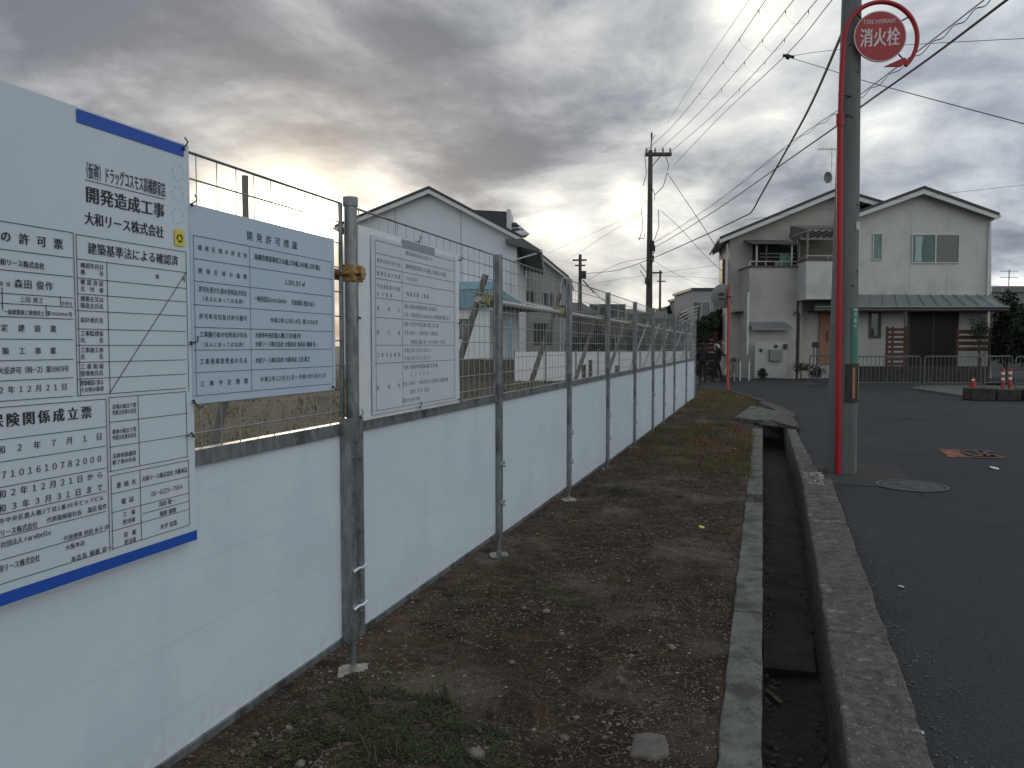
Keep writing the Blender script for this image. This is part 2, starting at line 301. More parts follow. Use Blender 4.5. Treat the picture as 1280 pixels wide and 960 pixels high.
# ------------------------------------------------------------------ mesh helpers
class MB:
    def __init__(s): s.v = []; s.f = []; s.m = []; s.mi = 0
    def add(s, vs, fs):
        n = len(s.v); s.v += [tuple(v) for v in vs]; s.f += [tuple(i + n for i in f) for f in fs]; s.m += [s.mi] * len(fs)
        return s
    def box(s, a, b, M=None):
        x0, y0, z0 = a; x1, y1, z1 = b
        vs = [Vector(p) for p in ((x0, y0, z0), (x1, y0, z0), (x1, y1, z0), (x0, y1, z0), (x0, y0, z1), (x1, y0, z1), (x1, y1, z1), (x0, y1, z1))]
        if M: vs = [M @ v for v in vs]
        return s.add(vs, [(0, 3, 2, 1), (4, 5, 6, 7), (0, 1, 5, 4), (1, 2, 6, 5), (2, 3, 7, 6), (3, 0, 4, 7)])
    def tube(s, pts, r, n=8, caps=True, r2=None):
        pts = [Vector(p) for p in pts]; k = len(pts); rings = []
        rs = r if isinstance(r, (list, tuple)) else [r + ((r2 if r2 is not None else r) - r) * i / max(1, k - 1) for i in range(k)]
        up = None; base = len(s.v); vs = []
        for i, p in enumerate(pts):
            t = (pts[min(i + 1, k - 1)] - pts[max(i - 1, 0)])
            t = t.normalized() if t.length > 1e-9 else Vector((0, 0, 1))
            if up is None: up = Vector((0, 0, 1)) if abs(t.z) < .9 else Vector((1, 0, 0))
            a = t.cross(up); a = a.normalized() if a.length > 1e-6 else Vector((1, 0, 0)); b = a.cross(t).normalized(); up = b
            for j in range(n):
                th = 2 * math.pi * j / n; vs.append(p + (a * math.cos(th) + b * math.sin(th)) * rs[i])
        fs = []
        for i in range(k - 1):
            for j in range(n):
                fs.append((i * n + j, i * n + (j + 1) % n, (i + 1) * n + (j + 1) % n, (i + 1) * n + j))
        if caps: fs += [tuple(range(n - 1, -1, -1)), tuple((k - 1) * n + j for j in range(n))]
        return s.add(vs, fs)
    def prism(s, poly, h0, h1, axis='z', M=None):
        """extrude polygon (2D) between h0 and h1 along axis; for 'y' poly is (x,z), for 'x' poly is (y,z)"""
        def mk(p, h): return Vector((p[0], p[1], h)) if axis == 'z' else Vector((p[0], h, p[1])) if axis == 'y' else Vector((h, p[0], p[1]))
        n = len(poly); vs = [mk(p, h0) for p in poly] + [mk(p, h1) for p in poly]
        if M: vs = [M @ v for v in vs]
        fs = [tuple(range(n - 1, -1, -1)), tuple(range(n, 2 * n))] + [(i, (i + 1) % n, n + (i + 1) % n, n + i) for i in range(n)]
        return s.add(vs, fs)
    def ico(s, c, r, sx=1, sy=1, sz=1, jit=0.0):
        t = (1 + 5 ** .5) / 2
        vs = [(-1, t, 0), (1, t, 0), (-1, -t, 0), (1, -t, 0), (0, -1, t), (0, 1, t), (0, -1, -t), (0, 1, -t), (t, 0, -1), (t, 0, 1), (-t, 0, -1), (-t, 0, 1)]
        fs = [(0, 11, 5), (0, 5, 1), (0, 1, 7), (0, 7, 10), (0, 10, 11), (1, 5, 9), (5, 11, 4), (11, 10, 2), (10, 7, 6), (7, 1, 8), (3, 9, 4), (3, 4, 2), (3, 2, 6), (3, 6, 8), (3, 8, 9), (4, 9, 5), (2, 4, 11), (6, 2, 10), (8, 6, 7), (9, 8, 1)]
        q = Matrix.Rotation(random.uniform(0, 6.28), 3, 'Z'); o = []
        for v in vs:
            w = Vector(v).normalized() * r * (1 + random.uniform(-jit, jit)); w = q @ Vector((w.x * sx, w.y * sy, w.z * sz)); o.append(Vector(c) + w)
        return s.add(o, fs)
    def build(s, name, mats, parent=None, smooth=40, kind=None, loc=None, rot=None):
        me = bpy.data.meshes.new(name); me.from_pydata(s.v, [], s.f)
        if not isinstance(mats, (list, tuple)): mats = [mats]
        for m in mats: me.materials.append(m)
        if len(mats) > 1: me.polygons.foreach_set('material_index', s.m)
        me.update()
        import bmesh
        if smooth and len(s.f) < 60000:
            bm = bmesh.new(); bm.from_mesh(me); bmesh.ops.recalc_face_normals(bm, faces=bm.faces); bm.to_mesh(me); bm.free()
            me.shade_smooth(); me.set_sharp_from_angle(angle=R(smooth))
        o = bpy.data.objects.new(name, me); COL.objects.link(o)
        if parent: o.parent = parent
        if loc is not None: o.location = loc
        if rot is not None: o.rotation_euler = rot
        if kind: o['kind'] = kind
        return o
def tag(o, label, cat, group=None):
    o['label'] = label; o['category'] = cat
    if group: o['group'] = group
    return o
def thing(name, label, cat, loc=(0, 0, 0), rz=0.0, group=None):
    o = bpy.data.objects.new(name, None); COL.objects.link(o); o.location = loc; o.rotation_euler = (0, 0, rz); o.empty_display_size = .2
    return tag(o, label, cat, group)
def copyo(o, parent=None, loc=None):
    c = o.copy(); COL.objects.link(c)
    if parent: c.parent = parent
    if loc is not None: c.location = loc
    return c
def copy_tree(o, parent=None):
    c = o.copy(); COL.objects.link(c)
    if parent: c.parent = parent
    for ch in [x for x in o.children]: copy_tree(ch, c)
    return c
def bevel(o, w, seg=2):
    m = o.modifiers.new('bevel', 'BEVEL'); m.width = w; m.segments = seg; m.limit_method = 'ANGLE'; return o

# ------------------------------------------------------------------ lettering (flat print on signs)
GC = {}
TEXTN = Vector((1, 0, 0))
def glyph(ch, bold):
    k = ch
    if 33 <= ord(ch) <= 126 and ch not in ',.': ch = chr(ord(ch) + 0xFEE0)
    if k in GC: return GC[k]
    cu = bpy.data.curves.new('g', 'FONT'); cu.body = ch; cu.resolution_u = 2; cu.fill_mode = 'FRONT'
    ob = bpy.data.objects.new('g', cu); COL.objects.link(ob); me = ob.to_mesh()
    vs = [(v.co.x, v.co.y) for v in me.vertices]; fs = [tuple(p.vertices) for p in me.polygons]
    ob.to_mesh_clear(); bpy.data.objects.remove(ob); bpy.data.curves.remove(cu)
    if ord(k) > 0x2000: adv = 1.0; off = 0.0
    elif vs:
        x0 = min(v[0] for v in vs); x1 = max(v[0] for v in vs); adv = x1 - x0 + .1; off = .05 - x0
    else: adv = .32; off = 0
    GC[k] = (vs, fs, adv, off); return GC[k]
def put_text(mb, body, to3, x0, x1, zc, h, bold=.0):
    """lay text between x0 and x1 (centred on height zc); to3 maps plane (s,t) to 3D. spreads or squeezes to fit."""
    size = h / .9; gl = [glyph(c, bold) for c in body]; W = sum(g_[2] for g_ in gl) * size; avail = x1 - x0
    sq = 1.0; gap = 0.0
    if W > avail: sq = avail / W
    elif len(gl) > 1: gap = (avail - W) / (len(gl) - 1)
    x = x0
    for vs, fs, adv, off in gl:
        for q_, dz_ in (((0, 0),) if bold <= .003 else ((-1, 0), (1, 1)) if bold < .015 else ((-1, 0), (0, 1), (1, 2))):
            if vs: mb.add([Vector(to3(x + (v[0] + off + q_ * bold) * size * sq, zc + (v[1] - .37) * size)) + TEXTN * (.00025 * dz_) for v in vs], fs)
        x += adv * size * sq + gap

# ------------------------------------------------------------------ ground, verge, ditch, road
XF = -1.6625                                                       # fence line
def sheet(name, poly, z, m, parent=None, kind='structure', thick=None):
    b = MB()
    if thick: b.prism(poly, z - thick, z)
    else: b.add([(x, y, z) for x, y in poly], [tuple(range(len(poly)))])
    return b.build(name, m, parent, kind=kind, smooth=0)
b = MB()
zg = -.012
for (x0, x1, y0, y1) in ((-900, -.06, -300, 1500), (.54, 900, -300, 1500), (-.06, .54, -300, -3), (-.06, .54, 20.0, 1500)):
    b.add([(x0, y0, zg), (x1, y0, zg), (x1, y1, zg), (x0, y1, zg)], [(0, 1, 2, 3)])
b.build('ground', farground, kind='structure', smooth=0)
# building lot behind the fence
nx, ny = 90, 110
def lotz(x, y): return .0 + .05 * (mnoise.noise(Vector((x * .35, y * .35, 3))) ) + .03 * mnoise.noise(Vector((x * 1.7, y * 1.7, 1)))
vs = []; X0, X1, Y0, Y1 = -26, XF - .50, -2, 40
for j in range(ny + 1):
    for i in range(nx + 1):
        fx = (i / nx) ** 1.8; fy = (j / ny) ** 1.3; x = X1 + (X0 - X1) * fx; y = Y0 + (Y1 - Y0) * fy; vs.append((x, y, max(.004, .035 + lotz(x, y))))
fs = [(j * (nx + 1) + i, j * (nx + 1) + i + 1, (j + 1) * (nx + 1) + i + 1, (j + 1) * (nx + 1) + i) for j in range(ny) for i in range(nx)]
MB().add(vs, fs).build('lot_ground', lotsoil, kind='structure')

b = MB()
def lot_blades(b, n, y0, y1, x0, x1, hmax):
    for k in range(n):
        x = random.uniform(x0, x1); y = random.uniform(y0, y1)
        if mnoise.noise(Vector((x * .9, y * .9, 4))) + .4 * mnoise.noise(Vector((x * 3, y * 3, 1))) < .02: continue
        a = random.uniform(0, 6.28); h = random.uniform(.02, hmax); w = .003 + .0006 * y; z = max(.004, .035 + lotz(x, y)) - .005; dx, dy = math.cos(a), math.sin(a)
        b.add([(x - dy * w, y + dx * w, z), (x + dy * w, y - dx * w, z), (x + dx * h * .6, y + dy * h * .6, z + h)], [(0, 1, 2)])
lot_blades(b, 16000, 2, 9, -9, XF - .5, .09); lot_blades(b, 12000, 9, 28, -16, XF - .5, .14)
b.build('lot_weeds', mat('lot_weed', (.10, .085, .035), (.20, .165, .09), rough=.9, scale=.8, c3=(.06, .075, .025), s3=.5), kind='stuff', smooth=0)
b = MB()
for k in range(3500):
    x = XF - .5 - 8 * random.random() ** 1.5; y = 1 + 14 * random.random(); r_ = random.uniform(.008, .03); b.ico((x, y, max(.004, .035 + lotz(x, y))), r_, sz=.55, jit=.3)
b.build('lot_rubble', mat('lot_stone', (.09, .08, .065), (.26, .23, .19), rough=.9, scale=1.5), kind='stuff')
vc1, vc2, vc3 = G(868, 484), G(909, 488), G(956, 503)               # far end of the verge
def verge_z(x, y):
    e = min(1.0, max(0.0, (-.13 - x) / .25))
    m = .05 * math.exp(-((y - 17.5) / 3.0) ** 2) * min(1, max(0, (-.2 - x) / 1.0))
    z = .016 * mnoise.noise(Vector((x * 2.1, y * 1.7, 0))) + .012 * mnoise.noise(Vector((x * 6, y * 6, 4))) + .007 * mnoise.noise(Vector((x * 17, y * 17, 9)))
    return .012 + e * z + m
def verge_lim(x):
    P = sorted([(vc1.x - 1.2, vc1.y + 1.0), (vc1.x, vc1.y), (vc2.x, vc2.y), (vc3.x, vc3.y), (.2, 18.7)])
    for (xa, ya), (xb, yb) in zip(P, P[1:]):
        if x <= xb: return ya + (yb - ya) * (x - xa) / (xb - xa)
    return P[-1][1]
vs = []; nx, ny = 130, 560
for j in range(ny + 1):
    y = -2 + 27.5 * (j / ny) ** 1.3
    for i in range(nx + 1):
        x = (XF - .55) + (-.125 - (XF - .55)) * i / nx; yy = y
        lim = verge_lim(x) - .06
        yy = min(y, lim); vs.append((x, yy, verge_z(x, yy) if x > XF - .4 else verge_z(x, yy) * .6 + .012))
fs = [(j * (nx + 1) + i, j * (nx + 1) + i + 1, (j + 1) * (nx + 1) + i + 1, (j + 1) * (nx + 1) + i) for j in range(ny) for i in range(nx)]
MB().add(vs, fs).build('verge', soil, kind='structure')

# left strip of concrete along the ditch, broken in lengths
def kerbx(y):      # left/right edge of right kerb
    t = min(1, max(0, (y - 2) / 6.5)); return .27 + .13 * t, .53 + .15 * t
lefts = [(-2, .6), (.61, 2.2), (2.21, 4.1), (4.11, 5.6), (5.61, 7.02), (7.5, 8.9), (8.91, 10.6), (10.61, 12.3), (12.31, 13.4), (15.6, 18.2)]
for i, (a, c) in enumerate(lefts):
    b = MB(); n = 14; w = -.125 if i != 6 else -.105
    pl = []
    for k in range(n + 1):
        y = a + (c - a) * k / n; pl.append((w + random.uniform(-.005, .005) - (.015 if i in (6, 8) else 0), y))
    pr = [(.018 + random.uniform(-.004, .004), a + (c - a) * k / n) for k in range(n, -1, -1)]
    b.prism(pl + pr, -.45, .020 + random.uniform(-.006, .006))
    o = b.build('kerb', conc, kind='structure'); bevel(o, .006)
sheet('soil_gap', [(-.13, 7.02), (.0, 7.02), (.0, 7.5), (-.13, 7.5)], -.03, soil, thick=.4)
# ditch floor and right kerb
b = MB(); n = 60; vs = []
for j in range(n + 1):
    y = -3 + 24 * j / n
    for i in range(9): vs.append((-.02 + .46 * i / 8, y, -.40 + .02 * mnoise.noise(Vector((i * .5, y * 2, 0))) - .0015 * y))
fs = [(j * 9 + i, j * 9 + i + 1, (j + 1) * 9 + i + 1, (j + 1) * 9 + i) for j in range(n) for i in range(8)]
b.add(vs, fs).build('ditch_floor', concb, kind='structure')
for (yy, ln) in ((4.35, .55),):
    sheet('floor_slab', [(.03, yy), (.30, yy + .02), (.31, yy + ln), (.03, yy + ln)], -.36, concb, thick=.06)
def rkerb(y0, y1, le, re, z, m, name='kerb', n=18):
    b = MB(); L = []; Rr = []
    for k in range(n + 1):
        y = y0 + (y1 - y0) * k / n
        L.append((le(y) + random.uniform(-.004, .004), y)); Rr.append((re(y) + random.uniform(-.007, .007), y))
    b.prism(L + Rr[::-1], -.45, z)
    o = b.build(name, m, kind='structure'); bevel(o, .012); return o
ys = [-2.5, -.4, 1.7, 3.85, 5.95, 8.35]
for i in range(5): rkerb(ys[i], ys[i + 1] - .006, lambda y: kerbx(y)[0], lambda y: kerbx(y)[1], .055 + .006 * random.random(), concd)
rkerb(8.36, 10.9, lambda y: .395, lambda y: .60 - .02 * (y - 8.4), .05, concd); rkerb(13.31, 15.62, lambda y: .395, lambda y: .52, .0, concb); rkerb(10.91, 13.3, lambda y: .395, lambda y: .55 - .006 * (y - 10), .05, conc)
# broken rubble pointing where the kerb changes width
b = MB()
for k in range(90): b.ico((random.uniform(.42, .63), random.uniform(7.9, 8.7), .058), random.uniform(.005, .017), jit=.3, sz=.5)
b.build('kerb_rubble', mat('pale_rubble', (.36, .32, .30), (.50, .46, .44), rough=.9, scale=20), kind='stuff')

b = MB()
for k in range(2600):
    y = 1.0 + 15 * random.random() ** 1.6; b.ico((kerbx(y)[1] + abs(random.gauss(0, .10)) - .01, y, .004), random.uniform(.0015, .006), jit=.3, sz=.6)
b.build('road_grit', stonem, kind='stuff')
# asphalt road, one sheet
road = [(.50, -4), (40, -4), (40, 60), (-14, 60), (-9, 34), (-3.4, 22.4), (vc1.x - .6, vc1.y + .4), (vc2.x, vc2.y), (vc3.x, vc3.y), (.02, 19.3), (.25, 19.0), (.60, 16.3), (.62, 13.4), (.56, 13.3), (.545, 10), (.60, 8.4), (.66, 8.35)] + [(kerbx(y)[1] - .02, y) for y in (7, 5, 3, 1)]
b = MB(); b.add([(x, y, 0.0) for x, y in road], [tuple(range(len(road)))]); o = b.build('road', asph, kind='structure', smooth=0)
# older patch of asphalt round the poles and a repaired strip
sheet('asphalt_patch', [(.60, 8.38), (1.45, 8.25), (1.5, 9.9), (.60, 9.8)], .004, mat('asphalt_old', (.036, .034, .032), (.062, .058, .054), rough=.95, scale=40, bump=.6, bscale=120, bdist=.01))

# slabs bridging the ditch
def slab(pts, z, th, m, name='cover_slab', label=None):
    b = MB(); b.prism([(p.x, p.y) for p in pts], z - th, z); o = b.build(name, m); bevel(o, .01)
    return tag(o, label, 'concrete slab')
slab([G(918, 527), G(938, 512), G(985, 521), G(999, 541), G(985, 536)], .085, .075, conc, label='broad grey concrete slab bridging the ditch ahead of the dark opening')
slab([G(962, 532), G(992, 541), G(998, 538), G(988, 524), G(978, 522)], .105, .018, concd, label='thin worn mortar layer on the right end of the ditch bridging slab')
b = MB(); b.prism([(.40, 16.2), (.02, 18.9), (-.12, 19.2), (.0, 19.4), (.22, 19.2), (.62, 16.4), (.62, 15.6), (.42, 15.6)], -.4, .05); b.build('kerb', concd, kind='structure')
sheet('verge_edge', [(vc1.x, vc1.y), (vc2.x, vc2.y), (vc3.x, vc3.y), (vc3.x - .05, vc3.y - .12), (vc2.x - .02, vc2.y - .12), (vc1.x, vc1.y - .1)], .05, conc, thick=.1)

# manhole cover and orange paint on the road
mc = G(1140, 608); t = thing('manhole_cover', 'round worn iron manhole cover set flush in the asphalt', 'manhole cover', (mc.x, mc.y, 0))
def disc(r, z0, z1, n=40): return [(r * math.cos(6.2832 * i / n), r * math.sin(6.2832 * i / n)) for i in range(n)], z0, z1
b = MB(); b.prism(*disc(.285, .002, .008)); b.build('lid', iron, t)
b = MB(); n = 40
for i in range(n):
    a0, a1 = 6.2832 * i / n, 6.2832 * (i + 1) / n
    b.add([(r_ * math.cos(a), r_ * math.sin(a), .011) for r_, a in ((.30, a0), (.33, a0), (.33, a1), (.30, a1))], [(0, 1, 2, 3)])
b.build('rim', mat('rim_iron', (.10, .10, .10), rough=.6, metal=.3), t, smooth=0)
b = MB()
for k in range(26):
    a = random.uniform(0, 6.28); r_ = random.uniform(.05, .24); b.box((-.022, -.01, .008), (.022, .01, .0125), Matrix.Translation((r_ * math.cos(a), r_ * math.sin(a), 0)) @ Matrix.Rotation(random.uniform(0, 3.14), 4, 'Z'))
o = b.build('tread_pattern', mat('tread', (.11, .11, .11), rough=.6, metal=.3), t); o['kind'] = 'stuff'
P1, P2, P3, P4 = G(1172, 562), G(1244, 564), G(1258, 574), G(1186, 572)
b = MB(); b.prism([(p.x, p.y) for p in (P1, P1.lerp(P2, .30), P4.lerp(P3, .36), P4)], .004, .008); o = b.build('road_marking', orangepaint, smooth=0); tag(o, 'faded orange paint patch at the left end of worn road lettering', 'road marking')
b = MB()
def pq(u, v): return P1.lerp(P2, u).lerp(P4.lerp(P3, u), v)
for (u0, v0, u1, v1, w) in ((.32, .1, .48, .7, .05), (.40, .1, .72, .1, .1), (.48, .75, .72, .7, .1), (.62, .15, .70, .8, .05), (.70, .15, .94, .12, .12), (.78, .6, 1.0, .9, .13), (.72, .1, .86, .9, .05), (.2, .95, .98, .95, .08), (.3, .02, .9, .02, .06)):
    a, c = pq(u0, v0), pq(u1, v1); d_ = (c - a).normalized(); nn = Vector((-d_.y, d_.x, 0)) * w * .55
    b.add([(q.x, q.y, .009) for q in (a - nn, c - nn, c + nn, a + nn)], [(0, 1, 2, 3)])
o = b.build('road_lettering', orangepaint2, smooth=0); tag(o, 'almost worn away orange painted characters on the asphalt', 'road marking')

# ------------------------------------------------------------------ verge scatter
def inview(x, y): return y > .8
b = MB()
for k in range(26000):
    y = 1.6 + 17 * random.random() ** 2.0; x = random.uniform(XF - .05, -.14)
    dens = mnoise.noise(Vector((x * 1.6, y * 1.1, 7))) + .5 * mnoise.noise(Vector((x * 5, y * 4, 2)))
    near_edge = x > -.42 - .1 * mnoise.noise(Vector((0, y * 2, 3)))
    if random.random() > max(.06, .35 + 1.5 * dens) * (1.6 if near_edge else .8): continue
    r_ = random.choice((random.uniform(.002, .005), random.uniform(.002, .005), random.uniform(.003, .009))) * (1 + .9 * (random.random() < .03)); b.ico((x, y, verge_z(x, y) + r_ * .25), r_, sx=random.uniform(.8, 1.4), sz=.6, jit=.25)
b.build('gravel', stonem, kind='stuff')
for k, (px, py, r_) in enumerate([(362, 917, .016), (376, 960, .018), (309, 874, .015), (428, 921, .013), (683, 770, .017), (840, 813, .018), (595, 952, .030), (358, 955, .012), (390, 765, .011), (655, 765, .012), (789, 824, .012), (702, 797, .013), (640, 830, .012), (545, 868, .01), (720, 905, .012), (500, 735, .01)]):
    p = G(px, py); b = MB(); b.ico((0, 0, r_ * .4), r_, sx=1.25, sz=.75, jit=.18); o = b.build('stone', mat('stone%d' % k, (.19 + .04 * random.random(), .175, .155), rough=.9), loc=(p.x, p.y, verge_z(p.x, p.y)), smooth=60)
    nm = ['below the fence bottom edge by the green weeds', 'at the lower picture edge under the first fence panel', 'in front of the first post plate, near the panel edge', 'among the weeds near the first post', 'in the middle of the verge, rather large', 'on the bare soil near the kerb strip, rather large', 'flat and largest, half buried at the lower picture edge', 'small, beside the lower left panel edge', 'close behind the first post', 'small, left of the big stone mid verge', 'small, just left of the big stone by the kerb strip', 'small, on the dark soil mid verge', 'among dry twigs mid verge', 'small, right behind the weeds', 'small, in front of the concrete fragment', 'close to the second panel bottom rail'][k]
    tag(o, 'pale stone ' + nm, 'stone', 'loose pale stones on the verge')
p = G(812, 938); b = MB(); pl = [(-.085, -.07), (.02, -.085), (.075, -.04), (.07, .06), (.0, .075), (-.06, .06)]; b.prism([(x * .85, y) for x, y in pl], -.01, .022); o = b.build('concrete_fragment', fragm, loc=(p.x, p.y, verge_z(p.x, p.y)), rot=(.05, -.03, .2)); bevel(o, .008)
tag(o, 'broken flat concrete fragment half sunk in the soil near the ditch', 'rubble')
# twigs
b = MB()
for k in range(2600):
    y = 1.7 + 6.5 * random.random() ** 1.4; x = random.uniform(XF + .1, -.2)
    if mnoise.noise(Vector((x * 1.5, y * 1.2, 2))) < -.05 and random.random() < .7: continue
    a = random.uniform(0, 6.28); L = random.uniform(.02, .11); z = verge_z(x, y) + .004
    p0 = Vector((x, y, z)); p1 = p0 + Vector((math.cos(a) * L * .5, math.sin(a) * L * .5, random.uniform(.0, .012))); p2 = p1 + Vector((math.cos(a + .4) * L * .5, math.sin(a + .4) * L * .5, random.uniform(-.01, .004)))
    b.tube([p0, p1, p2], .0015, 3, caps=False, r2=.0007)
b.build('dry_twigs', twigm, kind='stuff')
# grasses: blades
def blade(b, x, y, z, h, w, a, lean):
    dx, dy = math.cos(a), math.sin(a); nx_, ny_ = -dy * w, dx * w
    b.add([(x - nx_, y - ny_, z), (x + nx_, y + ny_, z), (x + dx * lean * .45 + nx_ * .7, y + dy * lean * .45 + ny_ * .7, z + h * .6), (x + dx * lean * .45 - nx_ * .7, y + dy * lean * .45 - ny_ * .7, z + h * .6), (x + dx * lean, y + dy * lean, z + h)], [(0, 1, 2, 3), (3, 2, 4)])
def inpoly(x, y, P):
    c = False; j = len(P) - 1
    for i in range(len(P)):
        if (P[i][1] > y) != (P[j][1] > y) and x < (P[j][0] - P[i][0]) * (y - P[i][1]) / (P[j][1] - P[i][1]) + P[i][0]: c = not c
        j = i
    return c
Pg = [(p.x, p.y) for p in (G(775, 562), G(830, 535), G(905, 528), G(948, 545), G(944, 604), G(870, 596), G(800, 580))]
b = MB(); k = 0
while k < 14000:
    x = random.uniform(-1.7, -.1); y = random.uniform(7.0, 15)
    if not inpoly(x + .12 * mnoise.noise(Vector((x * 3, y * 2, 0))), y + .5 * mnoise.noise(Vector((x * 2, y * 2, 5))), Pg): continue
    if mnoise.noise(Vector((x * 3.5, y * 2.5, 8))) < -.22: k += 1; continue
    blade(b, x, y, verge_z(x, y) - .005, random.uniform(.02, .085), .0022, random.uniform(0, 6.28), random.uniform(.01, .07)); k += 1
b.build('dry_grass', drygrass, kind='stuff', smooth=0)
b = MB()
for k in range(17000):
    x = random.uniform(-2.1, -.14); y = 15.2 + 10 * random.random()
    if y > verge_lim(x) - .1 or (y < 20.3 and x < -1.66): continue
    blade(b, x, y, verge_z(x, y) - .005, random.uniform(.02, .07), .003, random.uniform(0, 6.28), random.uniform(.01, .06))
b.build('dry_grass', mat('dry_grass_far', (.12, .085, .035), (.19, .14, .062), rough=.9, scale=1.5), kind='stuff', smooth=0)
def weeds(P, n, hmax, m, name='weeds', thr=-.1, lw=.010):
    b = MB(); k = 0; P = [(p.x, p.y) for p in P]; xs = [p[0] for p in P]; ysx = [p[1] for p in P]; tries = 0
    while k < n and tries < n * 30:
        tries += 1; x = random.uniform(min(xs), max(xs)); y = random.uniform(min(ysx), max(ysx))
        if not inpoly(x, y, P) or mnoise.noise(Vector((x * 7, y * 7, 3))) < thr: continue
        k += 1; z = verge_z(x, y) + random.uniform(.002, hmax) * (.4 + .8 * max(0, mnoise.noise(Vector((x * 9, y * 9, 1))) + .4)); a = random.uniform(0, 6.28); w = lw * random.uniform(.4, 1.2)
        ux = Vector((math.cos(a), math.sin(a), random.uniform(-.5, .5))) * w; uy = Vector((-math.sin(a), math.cos(a), random.uniform(-.4, .4))) * w * .7; c = Vector((x, y, z))
        b.add([c - ux, c - uy * .8, c + ux, c + uy * .8], [(0, 1, 2, 3)])
    return b.build(name, m, kind='stuff', smooth=0)
weeds([G(395, 868), G(470, 858), G(560, 880), G(640, 925), G(600, 975), G(300, 990), G(330, 930)], 6500, .030, greenw, thr=-.10, lw=.0075)
weeds([G(250, 950), G(330, 905), G(420, 870), G(500, 880), G(640, 935), G(680, 1000), G(220, 1000)], 6500, .018, mat('weed_olive', (.05, .052, .02), (.10, .085, .035), rough=.85, scale=6), thr=-.1, lw=.006)
weeds([G(640, 730), G(665, 728), G(745, 752), G(748, 766), G(700, 762)], 1300, .018, mat('weed_mid', (.05, .07, .022), (.09, .11, .04), rough=.85, scale=6), thr=-.15, lw=.006)
weeds([G(735, 612), G(790, 612), G(815, 622), G(770, 624)], 1500, .025, greenw, thr=-.2, lw=.008)
weeds([G(875, 570), G(944, 585), G(944, 604), G(880, 596)], 2600, .06, mat('weed_yellowgreen', (.07, .08, .02), (.12, .12, .035), rough=.85, scale=6), thr=-.1, lw=.008)
weeds([G(447, 830), G(480, 800), G(620, 705), G(700, 660), G(780, 640), G(860, 640), G(700, 720), G(560, 800)], 2600, .008, mat('moss', (.06, .055, .025), (.09, .08, .04), rough=.9, scale=6), name='moss', thr=.0, lw=.008)
b = MB()
for k in range(46):
    if k < 26: tx, ty = random.uniform(XF, XF + .5), random.uniform(2.0, 9)
    elif k < 38: tx, ty = random.uniform(-.24, -.13), random.uniform(2, 14)
    else: q = G(random.uniform(330, 620), random.uniform(865, 950)); tx, ty = q.x, q.y
    for i in range(random.randint(10, 26)): blade(b, tx + random.gauss(0, .018), ty + random.gauss(0, .022), verge_z(tx, ty) - .004, random.uniform(.02, .075), .0022, random.uniform(0, 6.28), random.uniform(.005, .045))
b.build('grass_tufts', mat('tuft', (.045, .06, .02), (.15, .13, .06), rough=.85, scale=4), kind='stuff', smooth=0)
b = MB()
for k in range(420):
    x = random.choice((random.uniform(.03, .10), random.uniform(.03, .36))); y = 1.8 + 11 * random.random() ** 1.4; a = random.uniform(0, 6.28); l = random.uniform(.006, .020); z = -.392 - .0015 * y + random.uniform(0, .02)
    u = Vector((math.cos(a), math.sin(a), random.uniform(-.3, .3))) * l; v = Vector((-math.sin(a), math.cos(a), random.uniform(-.3, .3))) * l * .5; c = Vector((x, y, z)); b.add([c - u, c - v, c + u, c + v], [(0, 1, 2, 3)])
b.build('fallen_leaves', mat('leaf_litter', (.07, .05, .03), (.18, .13, .07), rough=.9, scale=5), kind='stuff', smooth=0)
b = MB()
for k in range(700): b.ico((.02 + .05 * abs(random.gauss(0, 1)), 1.5 + 12 * random.random() ** 1.3, -.398), random.uniform(.003, .012), sz=.6, jit=.3)
for k in range(500):
    y = 1.5 + 12 * random.random() ** 1.3; b.ico((kerbx(y)[0] - .03 * abs(random.gauss(0, 1)), y, -.398), random.uniform(.003, .012), sz=.6, jit=.3)
b.build('ditch_grit', mat('wet_grit', (.03, .028, .024), (.12, .11, .10), rough=.8, scale=5), kind='stuff')
def litter(px, py, r_, m, label, cat='litter'):
    p = G(px, py); b = MB(); b.prism([(r_ * 1.3 * math.cos(a) * random.uniform(.8, 1.1), r_ * math.sin(a) * random.uniform(.8, 1.1)) for a in [i * .785 for i in range(8)]], 0, .006); o = b.build('litter', m, loc=(p.x, p.y, (verge_z(p.x, p.y) if p.x < -.13 else .004) + .004), rot=(.2, .12, random.uniform(0, 3))); tag(o, label, cat); return o
litter(877, 661, .022, mat('lime', (.62, .75, .12), rough=.5), 'bright lime green scrap lying alone on the verge')
litter(917, 562, .035, whitep, 'crumpled white paper scrap in the dry grass patch'); litter(884, 574, .03, fragm, 'pale scrap at the edge of the dry grass')
litter(1126, 735, .016, whitep, 'small white scrap on the near asphalt'); litter(1243, 586, .05, whitep, 'white scrap on the asphalt before the orange paint')
litter(1146, 918, .02, whitep, 'white paint chip on the right kerb top')
p = G(967, 870, -.38); b = MB(); b.box((-.012, -.07, 0), (.012, .07, .008)); o = b.build('stick', twigm, loc=(p.x, p.y, -.385), rot=(0, 0, .5)); tag(o, 'short pale stick lying on the ditch floor', 'stick')

